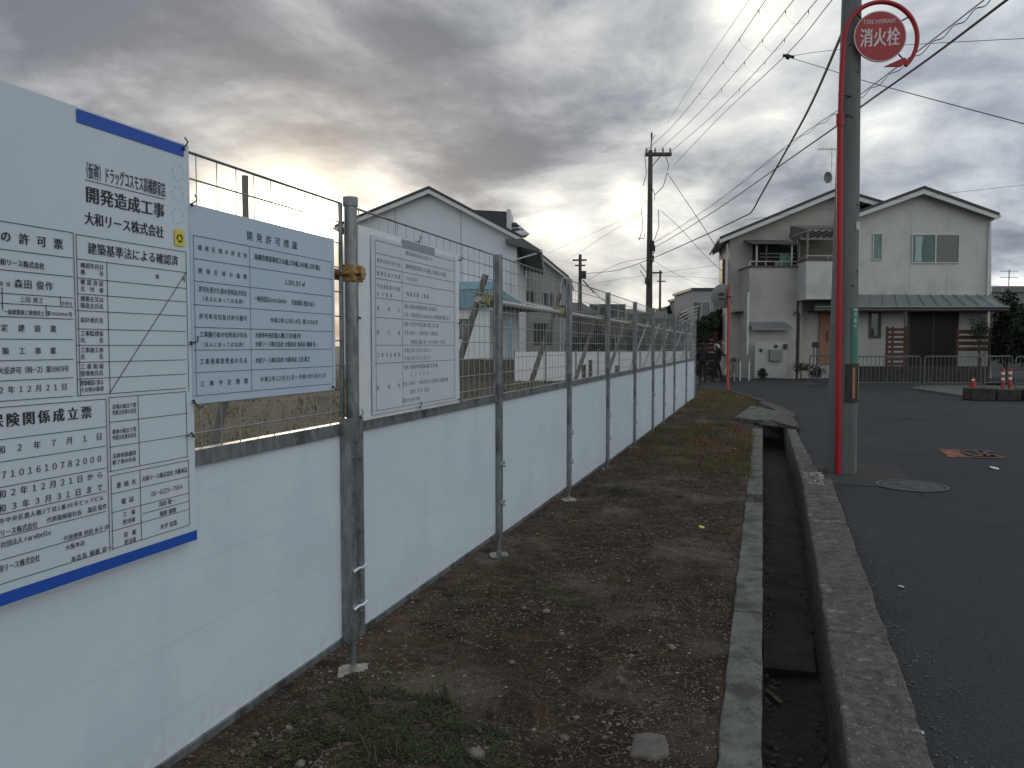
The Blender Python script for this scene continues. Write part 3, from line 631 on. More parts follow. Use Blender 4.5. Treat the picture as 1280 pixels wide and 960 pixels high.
# ------------------------------------------------------------------ construction fence
posts_px = [432, 620, 709, 758, 792, 815, 829, 842, 857, 868]
PY = [PX(p, 440, XF).y for p in posts_px]
PY = [PY[0] - 3.70, PY[0] - 1.85] + PY
bott = [.18, .18, .18, .155, .12, .10, .09, .08, .08, .08, .08, .08]
TOP = 1.985; RAIL = 1.05
ordn = ['out of frame at the left edge', 'carrying the large notice at the left', 'with the pale blue board between the first two posts', 'with the plastic wrapped notice just past the thick first post', 'third beyond the thick post', 'fourth beyond the thick post', 'fifth beyond the thick post', 'sixth beyond the thick post', 'seventh beyond the thick post', 'eighth beyond the thick post', 'last one at the far end']
vwire = None; _vw = {}
def tubemesh(L, r_, axis, n=5):
    k = (round(L, 3), r_, axis)
    if k in _vw: return _vw[k]
    b = MB(); b.tube([(0, 0, 0), (0, 0, L) if axis == 'z' else (0, L, 0)], r_, n); o = b.build('wire', wirem); me = o.data; bpy.data.objects.remove(o); _vw[k] = me; return me
hz = [1.905, 1.82, 1.72, 1.62, 1.52, 1.42, 1.32, 1.22, 1.13]
for k in range(len(PY) - 1):
    y0, y1 = PY[k] + .028, PY[k + 1] - .028; L = y1 - y0; bz = (bott[k] + bott[k + 1]) / 2
    tilt = (bott[k + 1] - bott[k]) / L
    lab = ['galvanised mesh fence panel with a white lower sheet, hung with the large white notice', 'galvanised mesh fence panel with the pale blue board, left of the thick front post',
           'mesh fence panel right of the thick front post, with the plastic wrapped notice', 'mesh fence panel with a white lower half between the second and third posts', 'mesh fence panel starting at the third visible post, above the ground plate',
           'mesh fence panel between the fourth and fifth visible posts', 'mesh fence panel between the fifth and sixth visible posts', 'mesh fence panel between the sixth and seventh visible posts', 'mesh fence panel between the seventh and eighth visible posts', 'mesh fence panel between the eighth and ninth visible posts', 'farthest mesh fence panel, ending beside the two people']
    if k == 0: label = 'nearest mesh fence panel, mostly left of the picture edge, behind the large notice'
    elif k == 1: label = lab[1]
    else: label = lab[k]
    f = thing('mesh_fence', label, 'fence panel', (XF, y0, 0), 0, 'mesh and sheet panels of the building site fence')
    b = MB(); b.box((-.018, 0, RAIL - .005), (.018, L, RAIL + .03)); b.box((.014, 0, RAIL - .02), (.020, L, RAIL - .004)); b.build('rail', galv, f)
    b = MB(); b.box((-.015, 0, bz - .024), (.017, L, bz)); b.build('bottom_rail', galv, f)
    b = MB(); b.tube([(0, 0, TOP), (0, L, TOP)], .0045, 6); b.tube([(0, .003, bz), (0, .003, TOP)], .009, 6); b.tube([(0, L - .003, bz), (0, L - .003, TOP)], .009, 6); b.build('frame', galv, f)
    # wires
    nw = max(3, round(L / .0925))
    if k < 6:
        for z in hz:
            o = bpy.data.objects.new('wire', tubemesh(L, .0028 if z != 1.905 else .0032, 'y')); COL.objects.link(o); o.parent = f; o.location = (.004, 0, z)
        for i in range(1, nw):
            o = bpy.data.objects.new('wire', tubemesh(TOP - RAIL - .03, .0017, 'z')); COL.objects.link(o); o.parent = f; o.location = (-.001, L * i / nw, RAIL + .03)
    else:
        b = MB()
        for z in hz: b.tube([(.004, 0, z), (.004, L, z)], .0028, 4)
        for i in range(1, nw): b.tube([(-.001, L * i / nw, RAIL + .03), (-.001, L * i / nw, TOP)], .0019, 4)
        b.build('wire_mesh', wirem, f, kind='stuff')
    # sheet, gently wavy
    vs = []; ni, nj = 24, 14
    for j in range(nj + 1):
        for i in range(ni + 1):
            y = L * i / ni; z = bz + (RAIL - .012 - bz) * j / nj; e = math.sin(math.pi * i / ni) * math.sin(math.pi * j / nj)
            vs.append((.006 + .007 * e * mnoise.noise(Vector((y * 3, z * 3, k * 5.3))) + .0018 * (abs(math.sin(i * math.pi / 6)) < .05) * (0 < j < nj) - .0012 * (j % 5 == 0) * (0 < j < nj), y, z))
    fs = [(j * (ni + 1) + i, j * (ni + 1) + i + 1, (j + 1) * (ni + 1) + i + 1, (j + 1) * (ni + 1) + i) for j in range(nj) for i in range(ni)]
    MB().add(vs, fs).build('white_sheet', sheetm, f)
# posts
for k, y in enumerate(PY):
    n = k - 2
    label = {-2: 'fence post behind the viewer at the near end', -1: 'fence post hidden behind the large notice', 0: 'thick galvanised front post between the two boards, with a rusty clamp', 1: 'galvanised fence post right of the plastic wrapped notice', 2: 'galvanised fence post standing over the bright ground plate', 3: 'galvanised fence post, fourth visible from the left', 4: 'galvanised fence post, fifth visible from the left', 5: 'galvanised fence post, sixth visible from the left', 6: 'galvanised fence post, seventh visible from the left', 7: 'galvanised fence post, eighth visible from the left', 8: 'galvanised fence post, last but one at the far end', 9: 'last galvanised fence post, next to the two people'}[n]
    p = thing('fence_post', label, 'fence post', (XF + .02, y, 0), 0, 'galvanised posts of the building site fence')
    bz = bott[k]
    if n == 0:
        b = MB(); b.tube([(0, 0, .01), (0, 0, bz + .2)], .013, 10); b.build('foot_pipe', galv, p)
        b = MB(); b.tube([(0.01, 0, 1.0), (0.01, 0, 2.0)], .0265, 16); b.tube([(0.01, 0, 1.975), (0.01, 0, 2.012)], [.031, .031], 16); b.build('pipe', galv, p)
        b = MB(); b.prism([(-.015, -.066), (.016, -.066), (.032, -.056), (.032, -.016), (.020, -.011), (.020, .011), (.032, .016), (.032, .050), (.016, .060), (-.015, .060)], bz - .02, 1.10)
        b.build('channel', galv, p)
        b = MB(); b.box((-.01, -.055, bz - .02), (.03, .055, bz + .012)); b.build('foot_bracket', galv, p)
        b = MB(); b.box((-.02, -.03, 1.665), (.042, .045, 1.735)); b.box((.025, .0, 1.675), (.062, .028, 1.725)); b.tube([(.045, -.035, 1.70), (.045, .055, 1.70)], .008, 8); b.box((-.03, -.05, 1.69), (.02, .07, 1.705))
        o = b.build('clamp', rust, p); bevel(o, .005)
        for z in (.30, .46, .64, .95):
            b = MB(); shiny = z in (.30, .46)
            if shiny: b.tube([(.034, -.050, z - .003), (.040, -.018, z + .005), (.038, .014, z - .003), (.040, .050, z + .004)], .008, 6)
            b.tube([(.034, .004, z - .022), (.046, .004, z - .022)], .006, 6)
            b.build('clip', MATS['bright_zinc'] if shiny else galv, p)
        b = MB()
        for z in [bz + .04 + i * .045 for i in range(19)]:
            for s in (-1, 1): b.tube([(.030, s * .040, z), (.0335, s * .040, z)], .0035, 6)
        o = b.build('rivets', alum, p); o['kind'] = 'stuff'
    else:
        b = MB(); b.tube([(0, 0, .01), (0, 0, bz + .2)], .012, 8); b.build('foot_pipe', galv, p)
        b = MB(); b.prism([(-.02, -.027), (.012, -.027), (.020, -.020), (.020, -.006), (.014, -.004), (.014, .004), (.020, .006), (.020, .020), (.012, .027), (-.02, .027)], bz - .01, TOP + .005); b.build('channel', galv, p)
        for z in (.36, .62): 
            b = MB(); b.box((.016, -.022, z), (.036, .022, z + .02)); b.tube([(.03, 0, z - .012), (.046, 0, z - .012)], .006, 6); b.build('clip', alum, p)
    b = MB(); s = .062; b.prism([(-s, -s), (s * .6, -s), (s, -s * .5), (s, s), (-s * .7, s), (-s, s * .6)], .008, .016); b.tube([(0, 0, .01), (0, 0, .04)], .018, 10)
    o = b.build('base_plate', MATS['pale_plate'] if n in (0, 2) else galv, p); o.rotation_euler = (0, 0, .5)
# braces behind the fence
for k in range(2, len(PY)):
    n = k - 2
    if n == 0: continue
    y = PY[k]; thick = n <= 4
    b = MB(); foot = (XF - .72, y + .05, 0); topp = (XF - .06, y - .03 if thick else y, 1.86 if thick else 1.78)
    b.tube([foot, (XF - .38, y + .02, .95), topp], [.026, .024, .021] if thick else .015, 10)
    label = ['', 'leaning weathered brace pole behind the post right of the plastic wrapped notice', 'leaning brace pole behind the third visible fence post', 'leaning brace pole behind the fourth visible fence post', 'leaning brace pole behind the fifth visible fence post', 'thin pale brace pipe behind the sixth visible fence post', 'thin pale brace pipe behind the seventh visible fence post', 'thin pale brace pipe behind the eighth visible fence post', 'thin pale brace pipe, last but one along the fence', 'thin pale brace pipe at the far end of the fence'][n]
    tag(b.build('brace_pole', woodb if thick else lightpipe), label, 'brace', 'braces behind the building site fence')
    if thick:
        b = MB(); q = Vector((XF - .3, y + 1.0, .02)); b.tube([(XF - .08, y + .1, 1.3), q], .012, 6)
yq = PX(305, 240, XF - .05).y; b = MB(); b.tube([(XF - .05, yq - .35, 1.70), (XF - .05, PY[2] - .26, 1.70)], .022, 8); tag(b.build('scaffold_pipe', rust), 'scaffold pipe running behind the pale blue board', 'pipe')
b = MB(); b.tube([(XF - .045, yq, 1.45), (XF - .045, yq, 1.985)], .011, 8); tag(b.build('upright_rod', woodb), 'short dark upright rod rising behind the pale blue board to the top wire', 'rod')
y = PY[2] - .42; b = MB(); b.tube([(XF - .62, y - .02, 0), (XF - .10, y, 1.78)], .017, 10); tag(b.build('brace_pole', woodb), 'slim brace pole seen below the pale blue board', 'brace', 'braces behind the building site fence')
b = MB(); b.tube([(XF - .05, PY[3] - .22, 1.69), (XF - .05, PY[6], 1.70), (XF - .05, PY[8], 1.69), (XF - .05, PY[-1] + .1, 1.68)], .019, 10)
o = b.build('scaffold_pipe', lightpipe); tag(o, 'long horizontal scaffold pipe tied along the back of the fence', 'pipe')
b = MB(); b.tube([(XF - .05, PY[2] - .25, 1.70), (XF - .05, PY[2] + .35, 1.70)], .024, 10); tag(b.build('scaffold_pipe', rust), 'short rusty scaffold pipe held in the clamp of the thick post', 'pipe')
# striped rope lashings
for i, (ya, yb, sd_) in enumerate([(PY[3] - .2, PY[3] + .15, 1), (PY[4] - .12, PY[4] + .18, 2), (PY[5] - .1, PY[5] + .15, 3), (PY[6] - .1, PY[6] + .1, 4)]):
    pts = []; n = 60
    for j in range(n): a = j * .75; yy = ya + (yb - ya) * j / n; pts.append((XF - .05 + .034 * math.cos(a), yy, 1.695 + .034 * math.sin(a) + .01 * math.sin(j * .3)))
    b = MB(); b.tube(pts, .006, 5); tag(b.build('rope', tapem), ['striped rope lashing at the second post', 'striped rope lashing at the third visible post', 'striped rope lashing at the fourth visible post', 'striped rope lashing at the fifth visible post'][i], 'rope', 'rope lashings on the scaffold pipe')

# ------------------------------------------------------------------ notices on the fence
XS = XF + .038
def st(px, py, X=XS): p = PX(px, py, X); return p.y, p.z
def pxm(px, py, h, X=XS):   # height in metres of h pixels there
    return abs(PX(px, py - h / 2, X).z - PX(px, py + h / 2, X).z)
def board(b, y0, y1, z0, z1, X, th, wav=0.0, ni=16, nj=12, seed=0):
    vs = []; 
    for j in range(nj + 1):
        for i in range(ni + 1):
            y = y0 + (y1 - y0) * i / ni; z = z0 + (z1 - z0) * j / nj
            vs.append((X + wav * mnoise.noise(Vector((y * 4, z * 4, seed))), y, z))
    n0 = len(vs); fs = [(j * (ni + 1) + i, j * (ni + 1) + i + 1, (j + 1) * (ni + 1) + i + 1, (j + 1) * (ni + 1) + i) for j in range(nj) for i in range(ni)]
    vs += [(v[0] - th, v[1], v[2]) for v in vs]; fs += [tuple(n0 + q for q in reversed(f)) for f in fs[:ni * nj]]
    rim = [i for i in range(ni + 1)] + [j * (ni + 1) + ni for j in range(1, nj + 1)] + [nj * (ni + 1) + i for i in range(ni - 1, -1, -1)] + [j * (ni + 1) for j in range(nj - 1, 0, -1)]
    for a, c in zip(rim, rim[1:] + rim[:1]): fs.append((a, n0 + a, n0 + c, c))
    b.add(vs, fs)
class Notice:
    def __init__(s, X, ref): s.X = X; s.t = MB(); s.l = MB(); s.ref = ref
    def text(s, body, px0, py0, px1, h, bold=.012, mb=None):
        y0, z0 = st(px0, py0, s.X); y1, _ = st(px1, py0, s.X); r0, _ = s.ref
        put_text(mb or s.t, body, lambda a, c: (s.X + .0016, a, c), y0, y1, z0, pxm(px0, py0, h, s.X), bold)
    def hl(s, pxl, pxr, px, py, w=.0016):
        ya = st(pxl, py, s.X)[0]; yb = st(pxr, py, s.X)[0]; z = st(px, py, s.X)[1]
        s.l.add([(s.X + .0016, ya, z - w / 2), (s.X + .0016, yb, z - w / 2), (s.X + .0016, yb, z + w / 2), (s.X + .0016, ya, z + w / 2)], [(0, 1, 2, 3)])
    def vl(s, px, pya, pyb, pxa=None, pxb=None, w=.0018, y=None, refpx=None):
        yy = st(px, pya, s.X)[0]; za = st(pxa or px, pya, s.X)[1]; zb = st(pxb or px, pyb, s.X)[1]
        s.l.add([(s.X + .0017, yy - w / 2, zb), (s.X + .0017, yy + w / 2, zb), (s.X + .0017, yy + w / 2, za), (s.X + .0017, yy - w / 2, za)], [(0, 1, 2, 3)])
    def dl(s, pa, pb, w=.0014):
        a = st(*pa, s.X); c = st(*pb, s.X)
        s.l.add([(s.X + .0018, a[0] - w, a[1]), (s.X + .0018, a[0] + w, a[1]), (s.X + .0018, c[0] + w, c[1]), (s.X + .0018, c[0] - w, c[1])], [(0, 1, 2, 3)])
def ties(parent, spots, X):
    for (px, py, a) in spots:
        y, z = st(px, py, X); b = MB(); b.tube([(-.03, 0, 0), (.004, .002, .006), (.010, .008 * math.cos(a), .012 * math.sin(a)), (.014, .020 * math.cos(a), .024 * math.sin(a)), (.012, .032 * math.cos(a + .5), .034 * math.sin(a + .5))], .0022, 5); b.ico((.006, 0, 0), .0045)
        b.build('cable_tie', blackp, parent, loc=(X, y, z))

# -- large notice
yR, zTop = st(236, 200); yR2, zBot = st(243, 669)
s1 = thing('site_notice', 'very large white construction notice with blue top and bottom bars at the left', 'notice board', (0, 0, 0), 0, None)
b = MB(); board(b, .30, yR, .81, TOP + .006, XS, .0012, wav=0.0, ni=4, nj=4); b.build('sheet', boardm, s1)
b = MB(); ya = st(95, 150)[0]; yb = st(229, 190)[0]
b.add([(XS + .002, ya, 1.953), (XS + .002, yb, 1.953), (XS + .002, yb, 1.986), (XS + .002, ya, 1.986)], [(0, 1, 2, 3)]); b.build('blue_bar', bluem, s1, smooth=0)
b = MB(); b.add([(XS + .002, .30, .813), (XS + .002, yR, .813), (XS + .002, yR, .842), (XS + .002, .30, .842)], [(0, 1, 2, 3)]); b.build('blue_bar', bluem, s1, smooth=0)
N = Notice(XS, (0, 0)); T = N.text
T('（仮称）ドラッグコスモス高槻郡家店', 103, 211, 206, 20, .010); T('開発造成工事', 106, 242, 205, 20, .022); T('大和リース株式会社', 105, 272, 204, 16, .018)
N.hl(105.6, 205, 105.6, 224.5)
# box A
Lx = -70
for py in (291, 322.7, 346, 372.5, 384, 399, 424.5, 449, 472, 495): N.hl(Lx, 91, 91, py)
N.vl(91, 291, 495, pxb=94); N.vl(2, 359, 387.5); N.vl(75, 370, 382); N.vl(57, 381, 395)
T('業の許可票', -25, 291, 78, 14, .022); T('大和リース株式会社', -8, 326, 55, 8.5, .016); T('取締役', -12, 353.5, 13, 6, .0); T('森田 俊作', 17, 354, 66, 11, .008)
T('上田 貴之', 24, 374, 54, 7, .0); T('非専任', 76, 379, 90, 5, .0); T('一級建築施工管理技士', 4, 389.5, 55, 6.5, .006); T('第', 58, 391.5, 63, 6); T('00220916', 64, 392, 84, 4.5, mb=None); T('号', 85, 393, 90, 6)
T('特定建設業', -22, 409, 70, 9, .012); T('建築工事業', -20, 439, 70, 9, .012); T('大臣許可（特-2）第5903号', -3, 463.5, 86, 8.5, .012); T('2年12月21日', -2, 488, 84, 9, .008)
# box B
N.hl(94.5, 232, 94.5, 292.8); 
for py in (323.4, 347, 367, 388, 411, 431.6, 453, 474, 495): N.hl(95.5, 232, 96, py)
N.vl(94.5, 292.8, 495, pxb=98); N.vl(232, 315.6, 489.5, pxb=236); N.vl(133, 327.5, 492, pxb=137); N.dl((232, 341), (136.5, 491.5))
T('建築基準法による確認済', 109, 310, 222, 14, .014)
for (s_, py) in (('確認年月日', 331), ('番号', 339.5), ('確認済証', 352), ('交付者', 360.5), ('建築主又は', 373), ('築造主氏名', 381.5), ('設計者氏名', 399.5), ('工事監理者', 416.5), ('氏名', 425), ('工事施工者', 437.5), ('氏名', 446), ('工事現場', 458.5), ('管理者氏名', 467), ('建築確認に係る', 479), ('その他の事項', 487.5)): T(s_, 100, py, 129, 6.6, .008)
T('第', 194, 345.5, 199, 5.5); T('号', 227, 349, 232, 6)
# box C
for py in (498.3, 532.8, 556.8, 584, 613, 638, 662, 688): N.hl(Lx, 132, 136, py)
N.vl(132, 498.3, 688, pxb=142)
T('労災保険関係成立票', -60, 532, 115, 18, .024); T('和2年7月1日', -4, 563, 128, 10, .01); T('7101610782000', 1, 594, 127, 10.5, .006)
T('和2年12月21日から', -3, 618.5, 129, 10, .01); T('和3年3月31日まで', -3, 636.5, 129, 10, .01)
T('市中央区農人橋2丁目1番36号ビップビル', -2, 652, 130, 7, .006); T('リース株式会社', -1, 667, 47, 8.5, .01); T('代表取締役社長', 58, 650.5, 102, 7, .006); T('森田 俊作', 109, 638, 133, 7, .006)
T('社団法人 rarebelle', 0, 681.5, 64, 8, .006); T('代表理事 西田 糸子 印', 79, 673.5, 136, 6.5, .008); T('大阪本店', 81, 685, 106, 6.5, .006); T('和リース株式会社', -3, 712, 50, 9, .01); T('本店長 堀越 良一', 88, 699.5, 140, 7, .008)
# box D
N.hl(135.6, 232, 135.6, 497)
for py in (528, 559, 589.6): N.hl(136, 235, 136, py)
N.vl(135.6, 497, 589.6, pxb=140); N.vl(232, 489, 572, pxb=236); N.vl(172, 494, 582, pxb=176)
for (s_, py) in (('足場の組立て等', 508.7), ('作業主任者の氏名', 516), ('鉄骨の組立て等', 540), ('作業主任者の氏名', 547.5), ('玉掛技能講習', 570.5), ('修了者の氏名', 578.5)): T(s_, 140, py, 170, 6, .008)
N.hl(138.3, 236, 138.3, 594.7)
for py in (617.6, 641, 664, 686.5): N.hl(139, 237, 139, py)
N.hl(178, 237, 178, 642); N.vl(138.3, 594.7, 686.5, pxb=144); N.vl(235, 574, 655, pxb=239); N.vl(174.5, 587.5, 675, pxb=180)
T('連絡先', 145, 607, 170, 7, .006); T('大和リース株式会社 大阪本店', 177, 599, 234, 7, .01); T('電話', 151, 627, 167, 7, .006); T('06-6229-7904', 188.5, 617.5, 228, 7.5, .002)
T('工事', 153, 643.5, 169, 6.5, .006); T('担当者', 153, 653, 169, 6.5, .006); T('浅田 敬一', 198, 630.5, 219, 6, .006); T('福原 雄樹', 199, 642.5, 220, 6, .006)
T('営業', 154, 669, 170, 6.5, .006); T('担当者', 155, 678, 170, 6.5, .006); T('矢守 信哉', 200, 659, 221, 6.5, .006)
# dashed circles
cm_ = MB()
for (px, py) in ((222, 216), (222, 243), (222, 270), (223, 297)):
    y, z = st(px, py); r_ = pxm(px, py, 20) / 2
    for i in range(14):
        if i % 2: continue
        a0, a1 = i * 6.2832 / 14, (i + 1) * 6.2832 / 14
        cm_.add([(XS + .0017, y + q * math.cos(a), z + q * math.sin(a)) for q, a in ((r_, a0), (r_ - .0012, a0), (r_ - .0012, a1), (r_, a1))], [(0, 1, 2, 3)])
cm_.build('dashed_circles', ink_grey, s1, smooth=0)
N.t.build('lettering', ink, s1, smooth=0); N.l.build('table_lines', ink, s1, smooth=0)
y, z = st(223.5, 297.5); w = .019; h = pxm(223, 297, 20) / 2
b = MB(); b.prism([(y - w, z - h), (y + w, z - h), (y + w, z + h * .75), (y + w * .7, z + h), (y - w, z + h)], XS + .0022, XS + .003, 'x'); stk = b.build('sticker', yellowm, s1, smooth=0)
b = MB()
for i in range(3):
    a = i * 2.094 + .5
    for (t0, t1, wd) in ((-.75, .62, .0036),):
        n = 4
        for q in range(n):
            a0 = a + t0 + (t1 - t0) * q / n; a1 = a + t0 + (t1 - t0) * (q + 1) / n
            b.add([(XS + .0038, y + rr * math.cos(aa), z - .001 + rr * math.sin(aa)) for rr, aa in ((.0075, a0), (.0125, a0), (.0125, a1), (.0075, a1))], [(0, 1, 2, 3)])
        b.add([(XS + .0038, y + rr * math.cos(aa), z - .001 + rr * math.sin(aa)) for rr, aa in ((.0050, a + .62), (.0150, a + .62), (.010, a + 1.2))], [(0, 1, 2)])
b.build('recycling_emblem', ink, stk, smooth=0)
ties(s1, [(228, 187, 1.2), (240, 545, 2.6), (237, 430, .3)], XS)

# -- pale blue board
X2 = XS + .004; yL, z1_ = st(237, 254, X2); _, z0_ = st(238, 506, X2); yRr, _ = st(418, 350, X2)
s2 = thing('permit_board', 'pale blue development permit board with a printed table, left of the thick post', 'notice board')
b = MB(); board(b, yL, yRr, z0_, z1_, X2, .004, ni=2, nj=2); o = b.build('board', board2, s2, smooth=0)
N = Notice(X2, (0, 0)); T = N.text
N.hl(241.3, 414.3, 241.3, 294)
for py in (323, 351, 380.6, 408.8, 437.5, 465.9, 495): N.hl(241.5, 415, 242.5, py)
N.vl(241.3, 294, 495, pxb=244.5, w=.0016); N.vl(414.3, 328.6, 479, pxb=414.5, w=.0016); N.vl(311.4, 307.8, 488, pxb=313.5, w=.0016)
T('開発許可標識', 308, 294, 371, 11, .0)
for (s_, a, py, c, h) in (('開発区域の所在地', 247, 309, 308, 6.5), ('開発区域の面積', 247.5, 338, 308, 6.5), ('許可を受けた者の住所及び氏名', 248, 361, 308, 7.5), ('（法人にあっては名称）', 250, 372.8, 307, 6), ('許可年月日及び許可番号', 248.5, 395, 308.5, 7), ('工事施行者の住所及び氏名', 249, 417.7, 308.7, 7), ('（法人にあっては名称）', 250, 430.5, 307, 6), ('工事現場管理者の氏名', 249.5, 452, 309, 7), ('工事予定期間', 250, 480, 309.5, 7)): T(s_, a, py, c, h, .004)
for (s_, a, py, c, h) in (('高槻市郡家新町236番,239番,240番,2397番1', 317.5, 320.5, 400, 7.5), ('2,291.83 ㎡', 355.5, 352.3, 381, 7), ('一般社団法人rara belle', 317.5, 372.8, 358, 7), ('代表理事 西田 糸子', 364, 377.8, 393, 6.5), ('令和2年12月14日 第1900号', 337.5, 400, 397, 6.5), ('大阪市中央区農人橋1丁目5番2号', 318.5, 418.8, 376, 7), ('大和リース株式会社 大阪本店 本店長 堀越 良一', 318.5, 430, 397, 7), ('大和リース株式会社 大阪本店 上田 貴之', 318.5, 450.6, 387, 7), ('令和2年12月21日～令和3年3月31日', 325, 474.4, 407, 6.5)): T(s_, a, py, c, h, .006)
N.t.build('lettering', ink, s2, smooth=0); N.l.build('table_lines', ink, s2, smooth=0)
ties(s2, [(238, 257, .9), (241, 503, -.9), (415, 484, -.6)], X2)

# -- plastic wrapped notice
X3 = XS + .002; yL, z1_ = st(447.5, 281, X3); _, z0_ = st(449, 527, X3); yRr, _ = st(574, 400, X3)
s3 = thing('wrapped_notice', 'grey white planning notice wrapped in crinkled clear plastic, right of the thick post', 'notice board')
b = MB(); board(b, yL, yRr, z0_, z1_, X3, .004, wav=.006, ni=26, nj=22, seed=3); b.build('wrapping', board3, s3, smooth=70)
XN = X3 + .007; ya, za = st(464, 293, XN); yb, _ = st(570, 300, XN); _, zb = st(464, 519, XN)
b = MB(); board(b, ya, yb, zb, za, XN, .002, ni=2, nj=2); b.build('paper', paperm, s3, smooth=0)
N = Notice(XN, (0, 0)); T = N.text
for py in (299.7, 315.6, 332.7, 347.4, 371.8, 396.3, 431.3, 454.5, 513.7): N.hl(468.5, 567.5, 468.5, py, .0022)
N.vl(468.5, 299.7, 513.7, pxb=469, w=.0028); N.vl(567.5, 319.2, 499, w=.0028); N.vl(502.2, 322.8, 509, w=.0024)
T('開発事業計画のお知らせ', 507, 316, 540, 5.5, .0)
for (s_, a, py, c, h) in (('開発区域の所在地', 471, 325, 500, 5.5), ('開発区域の面積', 471, 341, 500, 5.5), ('予定建築物の用途', 471, 357, 500, 5.5), ('及び階数', 471, 367, 490, 5), ('事業主', 471, 385, 500, 5.5), ('施工者', 471, 415, 500, 5.5), ('工事予定期間', 471, 444, 500, 5.5), ('連絡先', 471, 485, 500, 5.5)): T(s_, a, py, c, h, -.004)
for (s_, a, py, c, h) in (('高槻市郡家新町236番,239番,240番1', 507, 332.5, 558, 6), ('2,291.83㎡', 508, 347.5, 522, 5), ('物販店舗 1階建', 508, 367, 536, 6), ('住所 大阪市中央区農人橋1丁目5番2号', 505, 382.5, 546, 5.5), ('氏名 一般社団法人rarebelle 代表理事 西田 糸子', 505, 393, 562, 5.5), ('住所 大阪市中央区農人橋2丁目1番', 505, 404.5, 548, 5.5), ('氏名 大和リース株式会社 大阪本店', 505, 415.5, 547, 5.5), ('本店長 堀越 良一 06-6229-7904', 513, 427, 556, 5.5), ('令和2年12月21日から', 505, 438, 538, 5.5), ('令和3年3月31日まで', 505, 448, 538, 5.5), ('住所 大阪市中央区農人橋2丁目1番', 505, 459, 547, 5.5), ('ビップビル', 513, 468, 536, 5.5), ('氏名 大和リース株式会社 大阪本店 建築営業', 503, 480, 560, 5.5), ('担当 矢守 浅田', 513, 489.5, 536, 5.5), ('電話 06-6229-7904', 503, 501, 525, 5)): T(s_, a, py, c, h, -.004)
N.t.build('lettering', inkf, s3, smooth=0); N.l.build('table_lines', inkf, s3, smooth=0)
ya, za = st(503, 303, XN); yb, _ = st(543, 308, XN)
b = MB(); b.add([(XN + .002, ya, za - .018), (XN + .002, yb, za - .018), (XN + .002, yb, za + .016), (XN + .002, ya, za + .016)], [(0, 1, 2, 3)]); b.build('grey_tape', ink_grey, s3, smooth=0)
ties(s3, [(449, 522, 1.0), (449, 398, 2.9), (574, 326, .6), (573, 500, -.6), (523, 303, 1.5), (524, 510, 1.4), (573, 405, .4)], XN)

# ------------------------------------------------------------------ near utility pole and fire hydrant sign
pc = G(1051, 590); pd = (pc - Vector((0, 0, 0))).dot(FWD)
up = thing('utility_pole', 'thick grey concrete utility pole beside the red hydrant sign post', 'utility pole', (pc.x, pc.y, 0), YAW)
PH = 11.5; r0, r1 = .165, .105
def pr(z): return .160 - .0118 * z if z < 6 else .089 - .004 * (z - 6)
b = MB(); b.tube([(0, 0, -.05), (.004, 0, 3), (.008, 0, 6), (.01, 0, PH)], [pr(0), pr(3), pr(6), pr(PH)], 32); b.build('shaft', polec, up)
def zat(px, py, d=None): return D(px, py, d or pd).z
b = MB()
for z, a in ((zat(1064, 94), .5), (zat(1064, 150), -.1), (zat(1064, 258), .6), (zat(1054, 358), .2), (2.2, .7), (zat(1060, 60), -.4)):
    r_ = pr(z); b.tube([(r_ * .9 * math.sin(a), -r_ * .9 * math.cos(a), z), ((r_ + .012) * math.sin(a), -(r_ + .012) * math.cos(a), z)], .011, 8)
b.build('step_hole', blackp, up, kind='stuff')
def wrap(z0, z1, a0, a1, m, name, off=.006, par=up):
    b = MB(); n = 14; vs = []
    for z in (z0, z1):
        for q in (off, off + .003):
            for i in range(n + 1):
                a = R(a0 + (a1 - a0) * i / n); r_ = pr(z) + q; vs.append((r_ * math.sin(a), -r_ * math.cos(a), z))
    k = n + 1; fs = []
    for i in range(n):
        fs += [(k + i, k + i + 1, 3 * k + i + 1, 3 * k + i), (i + 1, i, 2 * k + i, 2 * k + i + 1), (i, i + 1, k + i + 1, k + i), (2 * k + i + 1, 2 * k + i, 3 * k + i, 3 * k + i + 1)]
    fs += [(0, k, 3 * k, 2 * k), (n, 2 * k + n, 3 * k + n, k + n)]
    b.add(vs, fs); return b.build(name, m, par)
zt, zb = zat(1060, 385), zat(1060, 456)
gp = wrap(zb, zt, 8, 42, greenpl, 'address_plate')
b = MB(); ar = R(25); rr = pr(1.8) + .011; zz = zt - .045
TEXTN = Vector((math.sin(ar), -math.cos(ar), 0))
def tp(a, z): return Vector((rr * math.sin(ar) + a * math.cos(ar), -rr * math.cos(ar) + a * math.sin(ar), z))
b.add([tp(-.03, zt - .018), tp(.03, zt - .018), tp(.03, zt - .03), tp(-.03, zt - .03)], [(0, 1, 2, 3)])
for i, ch in enumerate('高槻市郡家新町3'):
    put_text(b, ch, tp, -.021, .021, zt - .075 - i * .066, .045, .01)
zc_ = zb + .05; b.add([tp(.0 + .018 * math.cos(t * .7854), zc_ + .018 * math.sin(t * .7854)) for t in range(8)], [tuple(range(8))])
b.build('lettering', mat('plate_white', (.55, .62, .60), rough=.5), gp, smooth=0)
TEXTN = Vector((1, 0, 0))
zt2, zb2 = zat(1060, 456), zat(1060, 500)
bb = wrap(zb2, zt2, -14, 55, blackb, 'warning_band', off=.008)
wrap(zb2 + .03, zt2 - .025, 12, 25, orangeb, 'orange_stripe', off=.014, par=bb); wrap(zb2 + .03, zt2 - .025, 44, 52, orangeb, 'orange_stripe', off=.014, par=bb)
